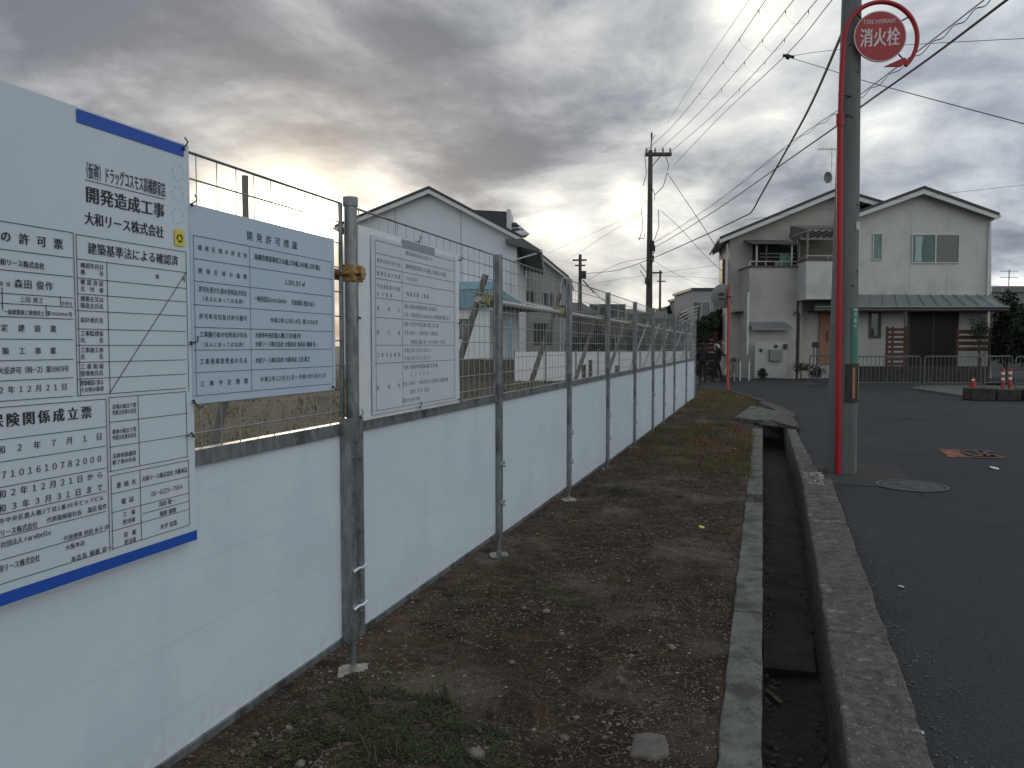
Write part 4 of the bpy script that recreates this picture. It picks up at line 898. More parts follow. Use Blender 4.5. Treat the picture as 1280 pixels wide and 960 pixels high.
wrap(zb2 - .015, zb2 + .012, -14, 56, blackb, 'band_edge', off=.013, par=bb); wrap(zt2 - .012, zt2 + .015, -14, 56, blackb, 'band_edge', off=.013, par=bb)
wrap(zat(1066, 289), zat(1066, 279), 25, 62, mat('small_plate', (.45, .50, .50), rough=.5), 'number_plate', off=.006)

hc = G(1047.5, 593); hd = hc.dot(FWD)
hs = thing('hydrant_sign', 'red round fire hydrant sign on a tall red post in a curled red hoop', 'fire hydrant sign', (hc.x, hc.y, 0), YAW)
def hl_(px, py):     # local x,z in the sign plane
    p = D(px, py, hd) - hc; return p.dot(RIGHT), p.z
xs_, zs_ = hl_(1050, 150); x2_, z2_ = hl_(1052, 92); xb_, _ = hl_(1047.5, 590)
b = MB(); b.tube([(0, 0, -.02), (xs_ * .98, 0, zs_)], .033, 20); b.tube([(xs_, 0, zs_ - .06), (xs_, 0, zs_ + .06)], .040, 20); b.build('post', redm, hs)
b = MB(); b.tube([(xs_, 0, zs_), (x2_, 0, z2_)], .026, 16)
cxr, czr = hl_(1101, 49); rr = .385; pts = [(x2_, 0, z2_ - .02)]
for i in range(41):
    a = R(180 + 12 - i * (238 / 40)); q = rr if i > 3 else rr * (1.0 + .04 * (3 - i) / 3); pts.append((cxr + q * math.cos(a), 0, czr + q * math.sin(a)))
b.tube(pts, [.026] * 8 + [.024] * 25 + [.024 - .0005 * i for i in range(len(pts) - 33)], 12); b.build('hoop', redm, hs)
b = MB(); e0 = hl_(1104.5, 83.5); e1 = hl_(1126, 83.5); e2 = hl_(1135, 77); e3 = hl_(1130, 72); b.prism([e0, e1, e2, e3], -.01, .01, 'y'); b.build('hoop_tip', redm, hs)
cxs, czs = hl_(1099.5, 46); rs_ = .278
b = MB(); n = 48
b.prism([(cxs + rs_ * math.cos(6.2832 * i / n), czs + rs_ * 0.95 * math.sin(6.2832 * i / n)) for i in range(n)], -.012, .006, 'y'); dsk = b.build('sign_disc', redsign, hs)
b = MB()
for i in range(n):
    a0, a1 = 6.2832 * i / n, 6.2832 * (i + 1) / n
    b.add([(cxs + q * math.cos(a), -.0135, czs + .95 * q * math.sin(a)) for q, a in ((rs_, a0), (rs_ - .012, a0), (rs_ - .012, a1), (rs_, a1))], [(0, 1, 2, 3)])
b.build('white_rim', mat('rim_white', (.55, .50, .50), rough=.5), dsk, smooth=0)
TEXTN = Vector((0, -1, 0)); b = MB()
tl = lambda a, c: Vector((a, -.0145, c + (a - cxs) * .05))
for i, ch in enumerate('消火栓'):
    cb = MB(); put_text(cb, ch, tl, cxs - .215 + .1417 * i, cxs - .215 + .1417 * (i + 1), czs - .01, .185, .022); cb.build('character', mat('sign_white_%d' % i, (.72, .66, .66), rough=.5), dsk, smooth=0)
put_text(b, 'FIRE HYDRANT', tl, cxs - .175, cxs + .165, czs + .155, .052, .012)
b.build('lettering', mat('sign_white', (.72, .66, .66), rough=.5), dsk, smooth=0); TEXTN = Vector((1, 0, 0))
for a in (38, 135, -42):
    b = MB(); ca, sa = math.cos(R(a)), math.sin(R(a)); b.tube([(cxs + .26 * ca, 0, czs + .25 * sa), (cxr + .385 * ca, 0, czr + .385 * sa)], .008, 8); b.build('bracket', blackp, hs)
b = MB(); 
for zz in (z2_ - .22, z2_ - .42): b.tube([(x2_ - .03, 0, zz), (x2_ + .2, .08, zz)], .008, 6)
b.build('band_clamp', blackp, hs)

# ------------------------------------------------------------------ wooden looking pole with crossarm, far poles
def pole(px, pytop, d, rb, rt, label, m=oldpole, spike=0.0, cat='utility pole'):
    base = D(px, 480, d); base.z = 0; H = D(px, pytop, d).z
    t = thing('power_pole', label, cat, tuple(base), YAW)
    b = MB(); b.tube([(0, 0, -.1), (0, 0, H * .5), (0, 0, H)], [rb, (rb + rt) / 2, rt], 16); b.build('shaft', m, t)
    return t, H, base
t, H, pb1 = pole(810.5, 188, 38, .19, .105, 'tall dark utility pole with a crossarm beyond the fence')
K = 38 / FPX
b = MB(); b.box((-.26, -.12, H - .27), (1.02, -.02, H - .12)); b.build('crossarm', oldpole, t)
b = MB(); b.box((-.26, .02, H - .27), (1.0, .10, H - .12)); b.tube([(0.1, -.07, H - .75), (.55, -.07, H - .2)], .025, 6); b.build('brace', oldpole, t)
for x in (-.2, .22, .6, .95):
    b = MB(); b.tube([(x, -.07, H - .12), (x, -.07, H - .05), (x, -.07, H + .03), (x, -.07, H + .1)], [.03, .055, .055, .03], 8); b.build('insulator', insul, t)
b = MB(); b.tube([(.02, 0, H), (.05, 0, H + .62)], .03, 6); b.tube([(.05, 0, H + .6), (.05, 0, H + .85)], .045, 8); b.tube([(.03, 0, H + .45), (.22, 0, H + .75)], .016, 5); b.build('spike', oldpole, t)
for (z, x, w) in ((H - 4.9, .12, .22), (H - 4.6, .1, .16), (4.4, -.12, .25), (5.6, .1, .15)):
    b = MB(); b.box((x - w / 2, -.26, z), (x + w / 2, -.10, z + w * 1.3)); b.tube([(x, -.2, z - .15), (x + .08, -.2, z)], .03, 6); b.build('cable_box', blackp, t)
for x, z0, z1 in ((-.9, H - 1.4, H - 3.6), (-1.0, H - 6.4, H - 7.9), (.3, H - 1.2, H - 2.6), (.9, H - .4, H - 2.1), (.62, H - 4.2, H - 6.4)):
    pass
b = MB()
for (pa, pb_) in (((806, 195), (804, 232)), ((813, 230), (818, 250)), ((832, 195), (834, 213)), ((797, 298), (806, 292)), ((800, 330), (810, 345)), ((800, 338), (808, 352)), ((802, 262), (799, 300)), ((823, 262), (818, 300)), ((834, 216), (818, 244))):
    a = D(*pa, 37.8) - pb1; c = D(*pb_, 37.8) - pb1; a = Vector((a.dot(RIGHT), a.dot(FWD), a.z)); c = Vector((c.dot(RIGHT), c.dot(FWD), c.z)); mm = (a + c) / 2 + Vector((.12, 0, -.12)); b.tube([a, mm, c], .016, 4)
b.build('hanging_lead', cablem, t, kind='stuff')
t2, H2, pb2 = pole(724.5, 318, 60, .16, .12, 'thin distant pole with a box, left of the tall dark pole')
b = MB(); b.box((-.15, -.3, H2 - 1.9), (.45, -.1, H2 - 1.3)); b.tube([(.2, -.2, H2 - 2), (1.1, -.2, H2 - 3)], .05, 6); b.build('cable_box', blackp, t2)
b = MB(); b.box((-.6, -.1, H2 - .5), (.5, .1, H2 - .38)); b.box((-.4, -.1, H2 - .9), (.4, .1, H2 - .8)); b.build('crossarm', oldpole, t2)
t3, H3, pb3 = pole(824, 338, 75, .15, .1, 'short distant pole just right of the tall dark pole')
b = MB(); b.box((-1.1, -.1, H3 - .3), (.2, .1, H3 - .15)); b.box((-.3, -.1, H3 - 1.1), (.5, .1, H3 - 1.0)); b.build('crossarm', oldpole, t3)

# ------------------------------------------------------------------ cables
def spline(P, n=10):
    o = []; Q = [P[0] * 2 - P[1]] + P + [P[-1] * 2 - P[-2]]
    for i in range(1, len(Q) - 2):
        a, b_, c, d = Q[i - 1:i + 3]
        for k in range(n):
            t = k / n; o.append(.5 * ((2 * b_) + (c - a) * t + (2 * a - 5 * b_ + 4 * c - d) * t * t + (3 * b_ - a - 3 * c + d) * t ** 3))
    o.append(P[-1]); return o
def cable(pts, r_, label, m=cablem, n=10, name='cable', group='overhead cables'):
    P = spline([p if isinstance(p, Vector) else D(*p) for p in pts], n); b = MB(); b.tube(P, r_, 5)
    o = b.build(name, m); tag(o, label, 'cable', group); return P, o
def ext(pa, pb_, da, db, k):      # continue the line through two picture points past the second
    a, c = D(*pa, da), D(*pb_, db); return c + (c - a) * k
def hv(pts, label, r_=.010, m=cableg):
    P = [D(*p) for p in pts]; P.append(P[-1] + (P[-1] - P[-2]) * 1.2); b = MB(); S_ = spline(P, 10); b.tube(S_, r_, 5); o = b.build('cable', m); tag(o, label, 'cable', 'overhead cables'); return S_
A = hv([(834, 154, 34), (880, 83, 24), (936, 0, 17)], 'faintest thin line, leftmost of the high bundle rising from the dark pole', .006)
B_ = hv([(806, 190, 38), (844, 154, 32), (899, 84, 24), (957, 0, 17)], 'high line, second from the left, rising from the dark pole crossarm')
C_ = hv([(824, 188, 38), (870, 145, 30), (925, 84, 23), (992, 0, 16)], 'high line, third from the left, rising from the dark pole crossarm')
D_ = hv([(838, 190, 38), (890, 145, 30), (950, 84, 22), (1021, 0, 15.5)], 'high line, fourth from the left, rising from the dark pole crossarm')
E_ = hv([(842, 207, 37), (900, 146, 28), (984, 67, 19), (1040, 0, 15)], 'rightmost line of the high bundle rising from the dark pole')
def hang(P1, P2, i, sag, label):
    a, c = P1[i], P2[i]; b = MB(); pts = [a + Vector((0, 0, -.0))]
    for k in range(9): t = k / 8; q = a.lerp(c, t); q.z -= sag * .55 * 4 * t * (1 - t) + .10; pts.append(q)
    b.tube(pts, .0025, 4); b.tube([a, a - Vector((0, 0, .08))], .010, 6); b.tube([c, c - Vector((0, 0, .08))], .010, 6); tag(b.build('jumper', cableg), label, 'cable', 'jumper loops between the high lines')
for i, (q, lab) in enumerate(((16, 'small jumper loops, lowest'), (21, 'small jumper loops, second from the lowest'), (25, 'jumper loops, middle of the bundle'), (29, 'jumper loops, highest'))):
    hang(B_, C_, q, .35, lab + ', between the left pair of high lines'); hang(C_, D_, q, .35, lab + ', between the right pair of high lines')
cable([(731, 342, 58), (770, 338, 46), (810, 325, 38), (870, 299, 28), (925, 273, 22), (939, 265, 20.5), (950, 246, 19), (968, 214, 17), (1010, 138, 13), (1055, 36, 9.5), ext((1010, 138), (1055, 36), 13, 9.5, .5)], .019, 'thickest black cable bending steeply down from the near pole top', n=8)
pts2 = [(812, 313, 38), (850, 291, 33), (905, 256, 26), (968, 212, 19.5), (1048, 156, 13), (1077, 133, 11.5), (1160, 74, 9), (1257, 1, 7.2)]
cable(pts2 + [ext((1160, 74), (1257, 1), 9, 7.2, .8)], .014, 'black cable crossing behind the near pole up to the top right corner')
lp = [(814, 305, 38), (850, 283, 33), (905, 245, 26), (984, 182, 18.5), (1047, 138, 13.6), (1077, 117, 12), (1150, 62, 9.6), (1230, 0, 7.8)]
S2, _o = cable(lp + [ext((1150, 62), (1230, 0), 9.6, 7.8, .6)], .007, 'thin messenger wire with hanging loops above the black cable')
b = MB(); pts = []
for i, p in enumerate(S2[:-1]):
    q = S2[i + 1]
    for k in range(3): t = k / 3; w = p.lerp(q, t); w.z -= .045 + .022 * math.sin(i * 1.9 + k * .63) ; pts.append(w)
b.tube(pts, .006, 4); tag(b.build('cable', cablem), 'wavy spiral lashed cable hanging under the thin messenger wire', 'cable', 'overhead cables')
cable([(984, 71, 16), (1030, 85, 14.5), (1077, 100, 13), (1180, 128, 11), (1300, 160, 9.5)], .007, 'thin wire sloping down to the right edge, from a fitting left of the near pole', cableg)
cable([(984, 71, 16), (1030, 64, 15), (1135, 56, 13), (1300, 47, 11)], .005, 'very thin near horizontal wire behind the hydrant sign', cableg)
b = MB(); q = D(985, 71, 16); b.tube([q + Vector((-.1, 0, .04)), q + Vector((.12, 0, -.02))], .03, 6); b.ico(q, .06); tag(b.build('wire_clamp', cablem), 'small black wire fitting where two thin wires meet, left of the near pole', 'wire fitting')
cable([(930, 275, 22), (1000, 266, 24), (1100, 252, 26), (1200, 240, 26), (1300, 229, 26)], .006, 'thin wire passing in front of the house gable to the right edge', cableg)
cable([(834, 216, 36), (850, 240, 33), (880, 285, 30), (906, 327, 31)], .013, 'dark wire falling from the pole crossarm to the left house eave')
cable([(826, 263, 37), (850, 285, 34), (880, 318, 31), (908, 344, 31)], .010, 'thinner wire falling to the left house wall', cableg)
cable([(802, 263, 38), (760, 283, 48), (684, 317, 75)], .012, 'upper of two wires running left from the dark pole', cableg)
cable([(802, 267, 38), (760, 292, 47), (705, 328, 70)], .012, 'lower of two wires running left from the dark pole', cableg)
cable([(810, 322, 38), (770, 331, 46), (735, 350, 58)], .014, 'slack cable between the dark pole and the thin distant pole')
cable([(815, 345, 38), (860, 346, 42), (903, 349, 46)], .008, 'level wire right of the dark pole above the skyline', cableg)
cable([(815, 325, 38), (850, 345, 45), (890, 362, 60)], .008, 'wire sagging from the dark pole toward the grey building', cableg)
cable([(640, 372, 80), (720, 358, 80), (800, 345, 80), (905, 330, 80)], .012, 'distant level wire low over the skyline', cableg)
cable([(740, 362, 58), (750, 372, 52), (758, 378, 45)], .03, 'short thick cable dropping from the thin distant pole')

# ------------------------------------------------------------------ houses: helper in a frame facing the viewer
class HF:
    """local frame: x to the right, y away from the viewer, z up, origin on the ground"""
    def __init__(s, name, label, cat, px, d, rz=0.0, group=None):
        o = D(px, 480, d); o.z = 0; s.o = o; s.d = d
        s.t = thing(name, label, cat, tuple(o), YAW + rz, group)
        s.R = RIGHT.copy(); s.R.rotate(Matrix.Rotation(rz, 3, 'Z')); s.F = FWD.copy(); s.F.rotate(Matrix.Rotation(rz, 3, 'Z'))
    def L(s, px, py, dy=0.0):
        """local x,z of a picture point on the plane local y = dy"""
        r, u = rf(px, py); v = RIGHT * r + FWD; n = s.F; k = (s.o.dot(n) + dy) / v.dot(n); p = v * k - s.o
        return p.dot(s.R), EYE + u * k
def poly_wall(fr, pts, dy, th, m, name, par=None):
    b = MB(); b.prism([fr.L(px, py, dy) for px, py in pts], dy, dy + th, 'y'); return b.build(name, m, par or fr.t)
def rect(fr, a, c, dy, th, m, name, par=None, grow=0.0):
    x0, z1 = fr.L(*a, dy); x1, z0 = fr.L(*c, dy); b = MB(); b.box((x0 - grow, dy, z0 - grow), (x1 + grow, dy + th, z1 + grow)); return b.build(name, m, par or fr.t)
def window(fr, a, c, dy, par=None, panes=2, m=glassg, fm=alum, curtain=True, proud=.05, fw=.045):
    """framed window standing proud of the wall plane dy; panes are sub-parts"""
    x0, z1 = fr.L(*a, dy); x1, z0 = fr.L(*c, dy); y = dy - proud
    b = MB(); b.box((x0 - fw, y, z1), (x1 + fw, dy + .03, z1 + fw)); b.box((x0 - fw, y, z0 - fw), (x1 + fw, dy + .03, z0)); b.box((x0 - fw, y, z0), (x0, dy + .03, z1)); b.box((x1, y, z0), (x1 + fw, dy + .03, z1))
    for i in range(1, panes): xm = x0 + (x1 - x0) * i / panes; b.box((xm - .03, y + .005, z0), (xm + .03, dy + .02, z1))
    f = b.build('window', fm, par or fr.t)
    for i in range(panes):
        xa = x0 + (x1 - x0) * i / panes + (.03 if i else 0); xb = x0 + (x1 - x0) * (i + 1) / panes - (.03 if i < panes - 1 else 0)
        b = MB(); b.box((xa, dy - .022, z0), (xb, dy - .012, z1)); b.build('pane', m if not isinstance(m, list) else m[i], f)
    return f

# ---- cream house on the right
hd_ = 33.0
h = HF('house', 'pale rendered two storey house with two gables and a balcony, behind the near pole', 'house', 1073, hd_)
th = h.t
# right gable block
W1 = [(1066, 480), (1066, 268), (1155, 240), (1239, 270), (1239, 480)]
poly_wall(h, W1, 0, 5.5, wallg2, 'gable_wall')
def gable_roof(fr, eL, ap, eR, dy, over, th_, depth, m, ft, name='roof', skew=.0):
    a = fr.L(*eL, dy - over); p = fr.L(*ap, dy - over); c = fr.L(*eR, dy - over)
    b = MB(); b.mi = 0
    k = .10
    b.prism([a, p, c, (c[0], c[1] + k), (p[0], p[1] + k * 1.25), (a[0], a[1] + k)], dy - over - .04, dy + depth, 'y')
    r = b.build(name, m, fr.t)
    b = MB(); b.prism([(a[0] + .03, a[1] - .17), (p[0], p[1] - .20), (c[0] - .03, c[1] - .17), (c[0] - .03, c[1] - .004), (p[0], p[1] - .004), (a[0] + .03, a[1] - .004)], dy - over - .01, dy - over + .05, 'y'); b.build('bargeboard', trimw, r)
    if skew:
        for v in r.data.vertices:
            if v.co.y > dy + 1 and v.co.x < p[0] - 1: v.co.x += skew
    b = MB(); b.prism([(a[0] + .06, a[1] - .10), (p[0], p[1] - .12), (c[0] - .06, c[1] - .10), (c[0] - .06, c[1] - .006), (p[0], p[1] - .006), (a[0] + .06, a[1] - .006)], dy - over + .052, dy + depth - .05, 'y'); sf = b.build('soffit', soffit, r)
    if skew:
        for v in sf.data.vertices:
            if v.co.y > dy + 1 and v.co.x < p[0] - 1: v.co.x += skew
    for (q, s_) in ((a, -1), (c, 1)):
        b = MB(); b.tube([(q[0] + s_ * .04, dy - over, q[1] - .04), (q[0] + s_ * .04 + (skew if s_ < 0 else 0), dy + depth, q[1] - .04)], .055, 8); b.build('gutter', alum, r)
    return r
gable_roof(h, (1062, 270), (1155, 236), (1249, 269), 0, .45, .2, 5.6, roofd, trimw)
wf = window(h, (1141, 294), (1197, 328), 0, m=[glassg, glassd])
cx0, cz1 = h.L(1144, 295, -.025); cx1, cz0 = h.L(1153, 327, -.025); b = MB(); b.prism([(cx0, cz1), (cx1, cz1), (cx1 - .06, (cz0 + cz1) / 2), (cx1 - .02, cz0), (cx0, cz0), (cx0 + .03, (cz0 + cz1) / 2)], -.028, -.023, 'y'); b.build('curtain', mat('pale_curtain', (.30, .42, .40), (.42, .54, .50), rough=.8, scale=4, stretch=(6, 1, .5)), wf); window(h, (1092, 293), (1101, 324), 0, panes=1, m=curt)
x0, z1 = h.L(1238.5, 277, -.06); x0b, z0 = h.L(1238.5, 370, -.06)
b = MB(); b.tube([(x0 - .05, -.08, z1), (x0 - .05, -.08, z0)], .045, 8); b.tube([(x0 + .22, -.3, z1 + .25), (x0 - .05, -.08, z1)], .045, 8); b.build('downpipe', trimw, th)
x0, z1 = h.L(1074.5, 280, -.06); _, z0 = h.L(1074, 368, -.06)
b = MB(); b.tube([(x0 - .02, -.08, z1), (x0 - .02, -.08, z0)], .045, 8); b.build('downpipe', trimw, th)
x0, _ = h.L(1068, 300, -.06); b = MB(); b.tube([(x0, -.08, .2), (x0, -.08, 3.0)], .04, 8); b.build('downpipe', trimw, th)
# lean-to roof of standing seam metal
dy0 = -1.25
a = h.L(1030, 368, -.02); c = h.L(1236, 369, -.02); e = h.L(1018, 383, dy0); g_ = h.L(1260, 384, dy0)
b = MB(); vs = [(a[0], -.02, a[1]), (c[0], -.02, c[1]), (g_[0], dy0, g_[1]), (e[0], dy0, e[1])]
vs += [(x, y, z - .05) for x, y, z in vs]; b.add(vs, [(0, 1, 2, 3), (7, 6, 5, 4), (0, 4, 5, 1), (1, 5, 6, 2), (2, 6, 7, 3), (3, 7, 4, 0)]); lr = b.build('porch_roof', metalroof, th)
ns = 14
for i in range(ns + 1):
    u = i / ns; p0 = Vector((a[0] + (c[0] - a[0]) * u, -.02, a[1] + .012)); p1 = Vector((e[0] + (g_[0] - e[0]) * u, dy0, e[1] + .012)); b = MB(); b.tube([p0, p1], .018, 4); b.build('seam', metalroof, lr)
b = MB(); b.box((e[0], dy0 - .05, e[1] - .16), (g_[0], dy0 + .0, e[1] + .0)); b.build('fascia', mat('fascia_grey', (.17, .165, .155), rough=.6), lr)
b = MB(); b.tube([(e[0], dy0 - .1, e[1] - .03), (g_[0], dy0 - .1, e[1] - .03)], .05, 8); b.build('gutter', metalroof, lr)
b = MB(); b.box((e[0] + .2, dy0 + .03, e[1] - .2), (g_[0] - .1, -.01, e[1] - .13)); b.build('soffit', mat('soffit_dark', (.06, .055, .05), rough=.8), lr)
# ground floor under the lean-to
window(h, (1089, 390), (1098, 420), 0, panes=1, m=glassd, fm=darkalu, fw=.09)
rect(h, (1137, 391), (1195, 460), -.03, .05, garage, 'garage_shutter')
gs = th.children[-1]
gx0, gz1 = h.L(1137, 391, -.03); gx1, gz0 = h.L(1195, 460, -.03); b = MB(); b.box((gx0 + 1.0, -.045, gz0), (gx0 + 1.06, -.031, gz1)); b.box((gx0 - .06, -.06, gz0), (gx0, .02, gz1 + .06)); b.box((gx1, -.06, gz0), (gx1 + .06, .02, gz1 + .06)); b.build('door_frame', darkalu, gs)
b = MB(); px_, pz_ = h.L(1132, 386, dy0 + .1); b.tube([(px_, dy0 + .1, 0), (px_, dy0 + .1, pz_)], .05, 8); b.build('porch_post', mat('porch_post', (.13, .12, .11), rough=.6), th)
b = MB(); px_, pz_ = h.L(1236, 386, dy0 + .1); b.tube([(px_, dy0 + .1, 0), (px_, dy0 + .1, pz_)], .05, 8); b.build('porch_post', trimw, th)
# left block: larger gable standing further back
W2 = [(912, 480), (912, 299), (1047, 243.5), (1075, 254), (1075, 480)]
LD = .9
b = MB(); P = [h.L(px, py, LD) for px, py in W2]; 
vs = [(x, LD, z) for x, z in P] + [(x + .75, LD + 4.5, z) for x, z in P]; n = len(P)
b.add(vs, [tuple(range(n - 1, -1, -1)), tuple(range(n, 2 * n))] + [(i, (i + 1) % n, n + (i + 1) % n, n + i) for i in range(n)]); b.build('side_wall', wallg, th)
gable_roof(h, (899, 299), (1047, 238), (1107, 255), LD, .5, .2, 4.6, roofd, trimw, skew=.95)
x0, z1 = h.L(906, 305, LD); b = MB(); b.tube([(x0 + .08, LD - .1, z1), (x0 + .08, LD - .1, 1.0)], .045, 8); b.build('downpipe', trimw, th)
# window on the slice of side wall: slim frame
x0, z1 = h.L(907, 322, LD - .25); b = MB(); b.box((x0 + .07, LD + .5, z1 - 1.2), (x0 + .19, LD + 1.0, z1)); b.build('window', darkalu, th)
for pxx, dyy, pa_, pb_ in ((1139, 0, 262, 368), (1186, 0, 255, 368), (1000, LD, 268, 300), (950, LD, 290, 305)):
    x_, za_ = h.L(pxx, pa_, dyy); _, zb_ = h.L(pxx, pb_, dyy); b = MB(); b.box((x_ - .007, dyy - .004, zb_), (x_ + .007, dyy + .01, za_)); b.build('wall_joint', wallg, th)
# balcony block
BD = -.5
xb0, zb1 = h.L(937, 334, BD); xb1, _ = h.L(997, 334, BD)
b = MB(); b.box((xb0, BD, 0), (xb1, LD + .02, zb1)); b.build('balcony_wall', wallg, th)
b = MB(); b.box((xb0 - .05, BD - .06, zb1), (xb1, BD + .12, zb1 + .06)); b.box((xb0 - .05, BD - .06, zb1 + .0), (xb0 + .08, LD, zb1 + .055)); b.build('coping', darkalu, th)
zr = h.L(960, 327, BD)[1]
b = MB(); b.tube([(xb0, BD, zr), (xb1, BD, zr)], .03, 6)
for u in (0, .33, .66, 1): b.tube([(xb0 + (xb1 - xb0) * u, BD, zb1), (xb0 + (xb1 - xb0) * u, BD, zr)], .022, 6)
b.build('handrail', alum, th)
# back of the balcony: dark sliding doors, washing
rect(h, (941, 306), (996, 334), LD - .04, .03, garage, 'balcony_opening')
for (ppx, ma) in ((946, alum), (958, darkalu), (990, alum)):
    x_, z_ = h.L(ppx, 306, BD + .05); b = MB(); b.tube([(x_, BD + .05, zb1), (x_, BD + .05, z_)], .04, 6); b.build('awning_post', ma, th)
b = MB(); x_, z_ = h.L(950, 317, BD + .3); x2_, _ = h.L(994, 317, BD + .3); b.tube([(x_, BD + .3, z_), (x2_, BD + .3, z_)], .022, 6); b.tube([(x_, BD + .3, z_ - .15), (x2_, BD + .3, z_ - .15)], .018, 6); b.build('drying_pole', alum, th)
def corrug(x0, x1, y0, y1, z0, z1, m, name, n=26):
    b = MB(); vs = []
    for i in range(n * 2 + 1):
        x = x0 + (x1 - x0) * i / (n * 2); dz = .03 * (i % 2)
        vs += [(x, y0, z0 + dz), (x, y1, z1 + dz)]
    fs = [(2 * i, 2 * i + 2, 2 * i + 3, 2 * i + 1) for i in range(n * 2)]
    vs2 = [(x, y, z - .02) for x, y, z in vs]; k = len(vs); fs2 = [tuple(k + q for q in reversed(f)) for f in fs]
    b.add(vs + vs2, fs + fs2); return b.build(name, m, th, smooth=0)
cor = mat('corrugated_sheet', (.10, .095, .085), (.17, .16, .145), rough=.6, scale=5)
x_, z_ = h.L(943, 305, BD - .15); x2_, _ = h.L(997, 305, BD - .15)
corrug(x_, x2_, BD - .15, LD, z_, z_ + .35, cor, 'awning_sheet')
# washing on the balcony: things of their own
for i, (ppx, w_, mm, lab) in enumerate(((979, .28, mat('laundry_green', (.14, .27, .22), rough=.9), 'pale green shirt hanging in the left balcony'), (985, .25, mat('laundry_teal', (.10, .22, .19), rough=.9), 'darker green cloth hanging beside the shirt in the left balcony'), (973, .3, mat('laundry_pale', (.30, .34, .31), rough=.9), 'short pale cloth on the left balcony rail'))):
    fx, fz = h.L(ppx, 317 if i < 2 else 328, BD + .3); wpt = h.o + h.R * fx + h.F * (BD + .3); b = MB(); hh = (.55, .6, .22)[i]
    vs = []; 
    for j in range(7):
        for q in range(7): vs.append(((q / 6 - .5) * w_ * (1 + .1 * (j > 3)), .03 * math.sin(q * 1.8 + j * .5), -hh * j / 6))
    fs = [(j * 7 + q, j * 7 + q + 1, (j + 1) * 7 + q + 1, (j + 1) * 7 + q) for j in range(6) for q in range(6)]
    b.add(vs, fs); o = b.build('laundry', mm, loc=(wpt.x, wpt.y, fz), rot=(0, 0, YAW)); sd_ = o.modifiers.new('s', 'SOLIDIFY'); sd_.thickness = .012; tag(o, lab, 'laundry', 'washing hung on the balcony')
# second balcony bay projecting towards the street
B2 = -1.7
xa, za = h.L(997, 334, BD); xm, zm = h.L(1008, 325, B2); xe, ze = h.L(1062, 325, B2); zbt = h.L(1020, 374, B2)[1]
b = MB(); b.prism([(xa, BD - .001), (xm, B2), (xe, B2), (xe, .3), (xa, .3)], zbt, zm - .02); b.build('bay_wall', wallg2, th)
b = MB(); b.prism([(xa - .03, BD - .05), (xm - .03, B2 - .05), (xe, B2 - .05), (xe, B2 + .08), (xm + .03, B2 + .08), (xa + .08, BD)], zm - .02, zm + .05); b.build('coping', darkalu, th)
zr2 = h.L(1020, 320, B2)[1]
b = MB(); b.tube([(xa, BD, zr2), (xm, B2, zr2), (xe, B2, zr2)], .028, 6)
for u in (0, .5, 1): b.tube([(xm + (xe - xm) * u, B2, zm), (xm + (xe - xm) * u, B2, zr2)], .022, 6)
b.build('handrail', alum, th)
rect(h, (1000, 300), (1066, 330), -.06, .04, mat('bay_panel', (.11, .10, .085), (.15, .14, .12), rough=.8, scale=3), 'bay_opening')
# sloping corrugated awning over the bay
rr0 = h.L(1010, 286, B2 - .1); rr1 = h.L(1062, 284, B2 - .1); ll0 = h.L(994, 303, BD)
b = MB(); vs = []; n = 18
for i in range(n + 1):
    u = i / n; x = rr0[0] + (rr1[0] - rr0[0]) * u; vs += [(x, B2 - .1, rr0[1] + .02 * (i % 2)), (x, .2, rr0[1] + .42 + .02 * (i % 2))]
fs = [(2 * i, 2 * i + 2, 2 * i + 3, 2 * i + 1) for i in range(n)]; k = len(vs); b.add(vs + [(x, y, z - .03) for x, y, z in vs], fs + [tuple(k + q for q in reversed(f)) for f in fs]); b.build('awning_sheet', cor, th, smooth=0)
b = MB(); b.add([(ll0[0], BD, ll0[1]), (rr0[0], B2 - .1, rr0[1]), (rr0[0], .2, rr0[1] + .42), (ll0[0], .2, ll0[1] + .3)] + [(ll0[0], BD, ll0[1] - .03), (rr0[0], B2 - .1, rr0[1] - .03), (rr0[0], .2, rr0[1] + .39), (ll0[0], .2, ll0[1] + .27)], [(0, 1, 2, 3), (7, 6, 5, 4), (0, 4, 5, 1), (1, 5, 6, 2), (2, 6, 7, 3), (3, 7, 4, 0)]); b.build('awning_sheet', cor, th, smooth=0)
for i in range(7):
    u = i / 6; x = rr0[0] + (rr1[0] - rr0[0]) * u; b = MB(); b.box((x - .025, B2 - .08, rr0[1] - .10), (x + .025, .15, rr0[1] - .035)); o = b.build('rafter', mat('rafter', (.28, .27, .24), rough=.7) if i == 0 else bpy.data.materials['rafter'], th)
for (x, y) in ((xm + .05, B2 + .05), (xa + .05, BD), (xe - .1, B2 + .05)):
    b = MB(); b.box((x - .035, y - .035, zm), (x + .035, y + .035, rr0[1] - .03)); b.build('awning_post', mat('post_tan', (.20, .18, .15), rough=.7) if x == xm + .05 else bpy.data.materials['post_tan'], th)
# recess, door, meter wall
rect(h, (1003, 374), (1045, 478), -.62 + .62, .05, wallg, 'porch_wall')
rect(h, (1025, 388), (1040, 455), -.09, .06, doorw, 'front_door'); fd = th.children[-1]
fx, fz = h.L(1034, 420, -.1); b = MB(); b.tube([(fx, -.14, fz - .25), (fx, -.14, fz + .25)], .02, 6); b.build('handle', darkalu, fd)
x_, z_ = h.L(1003, 374, -.5); b = MB(); b.box((x_ - .12, -.5, 0), (x_, 0, 3.4)); b.build('porch_wall', wallg, th)
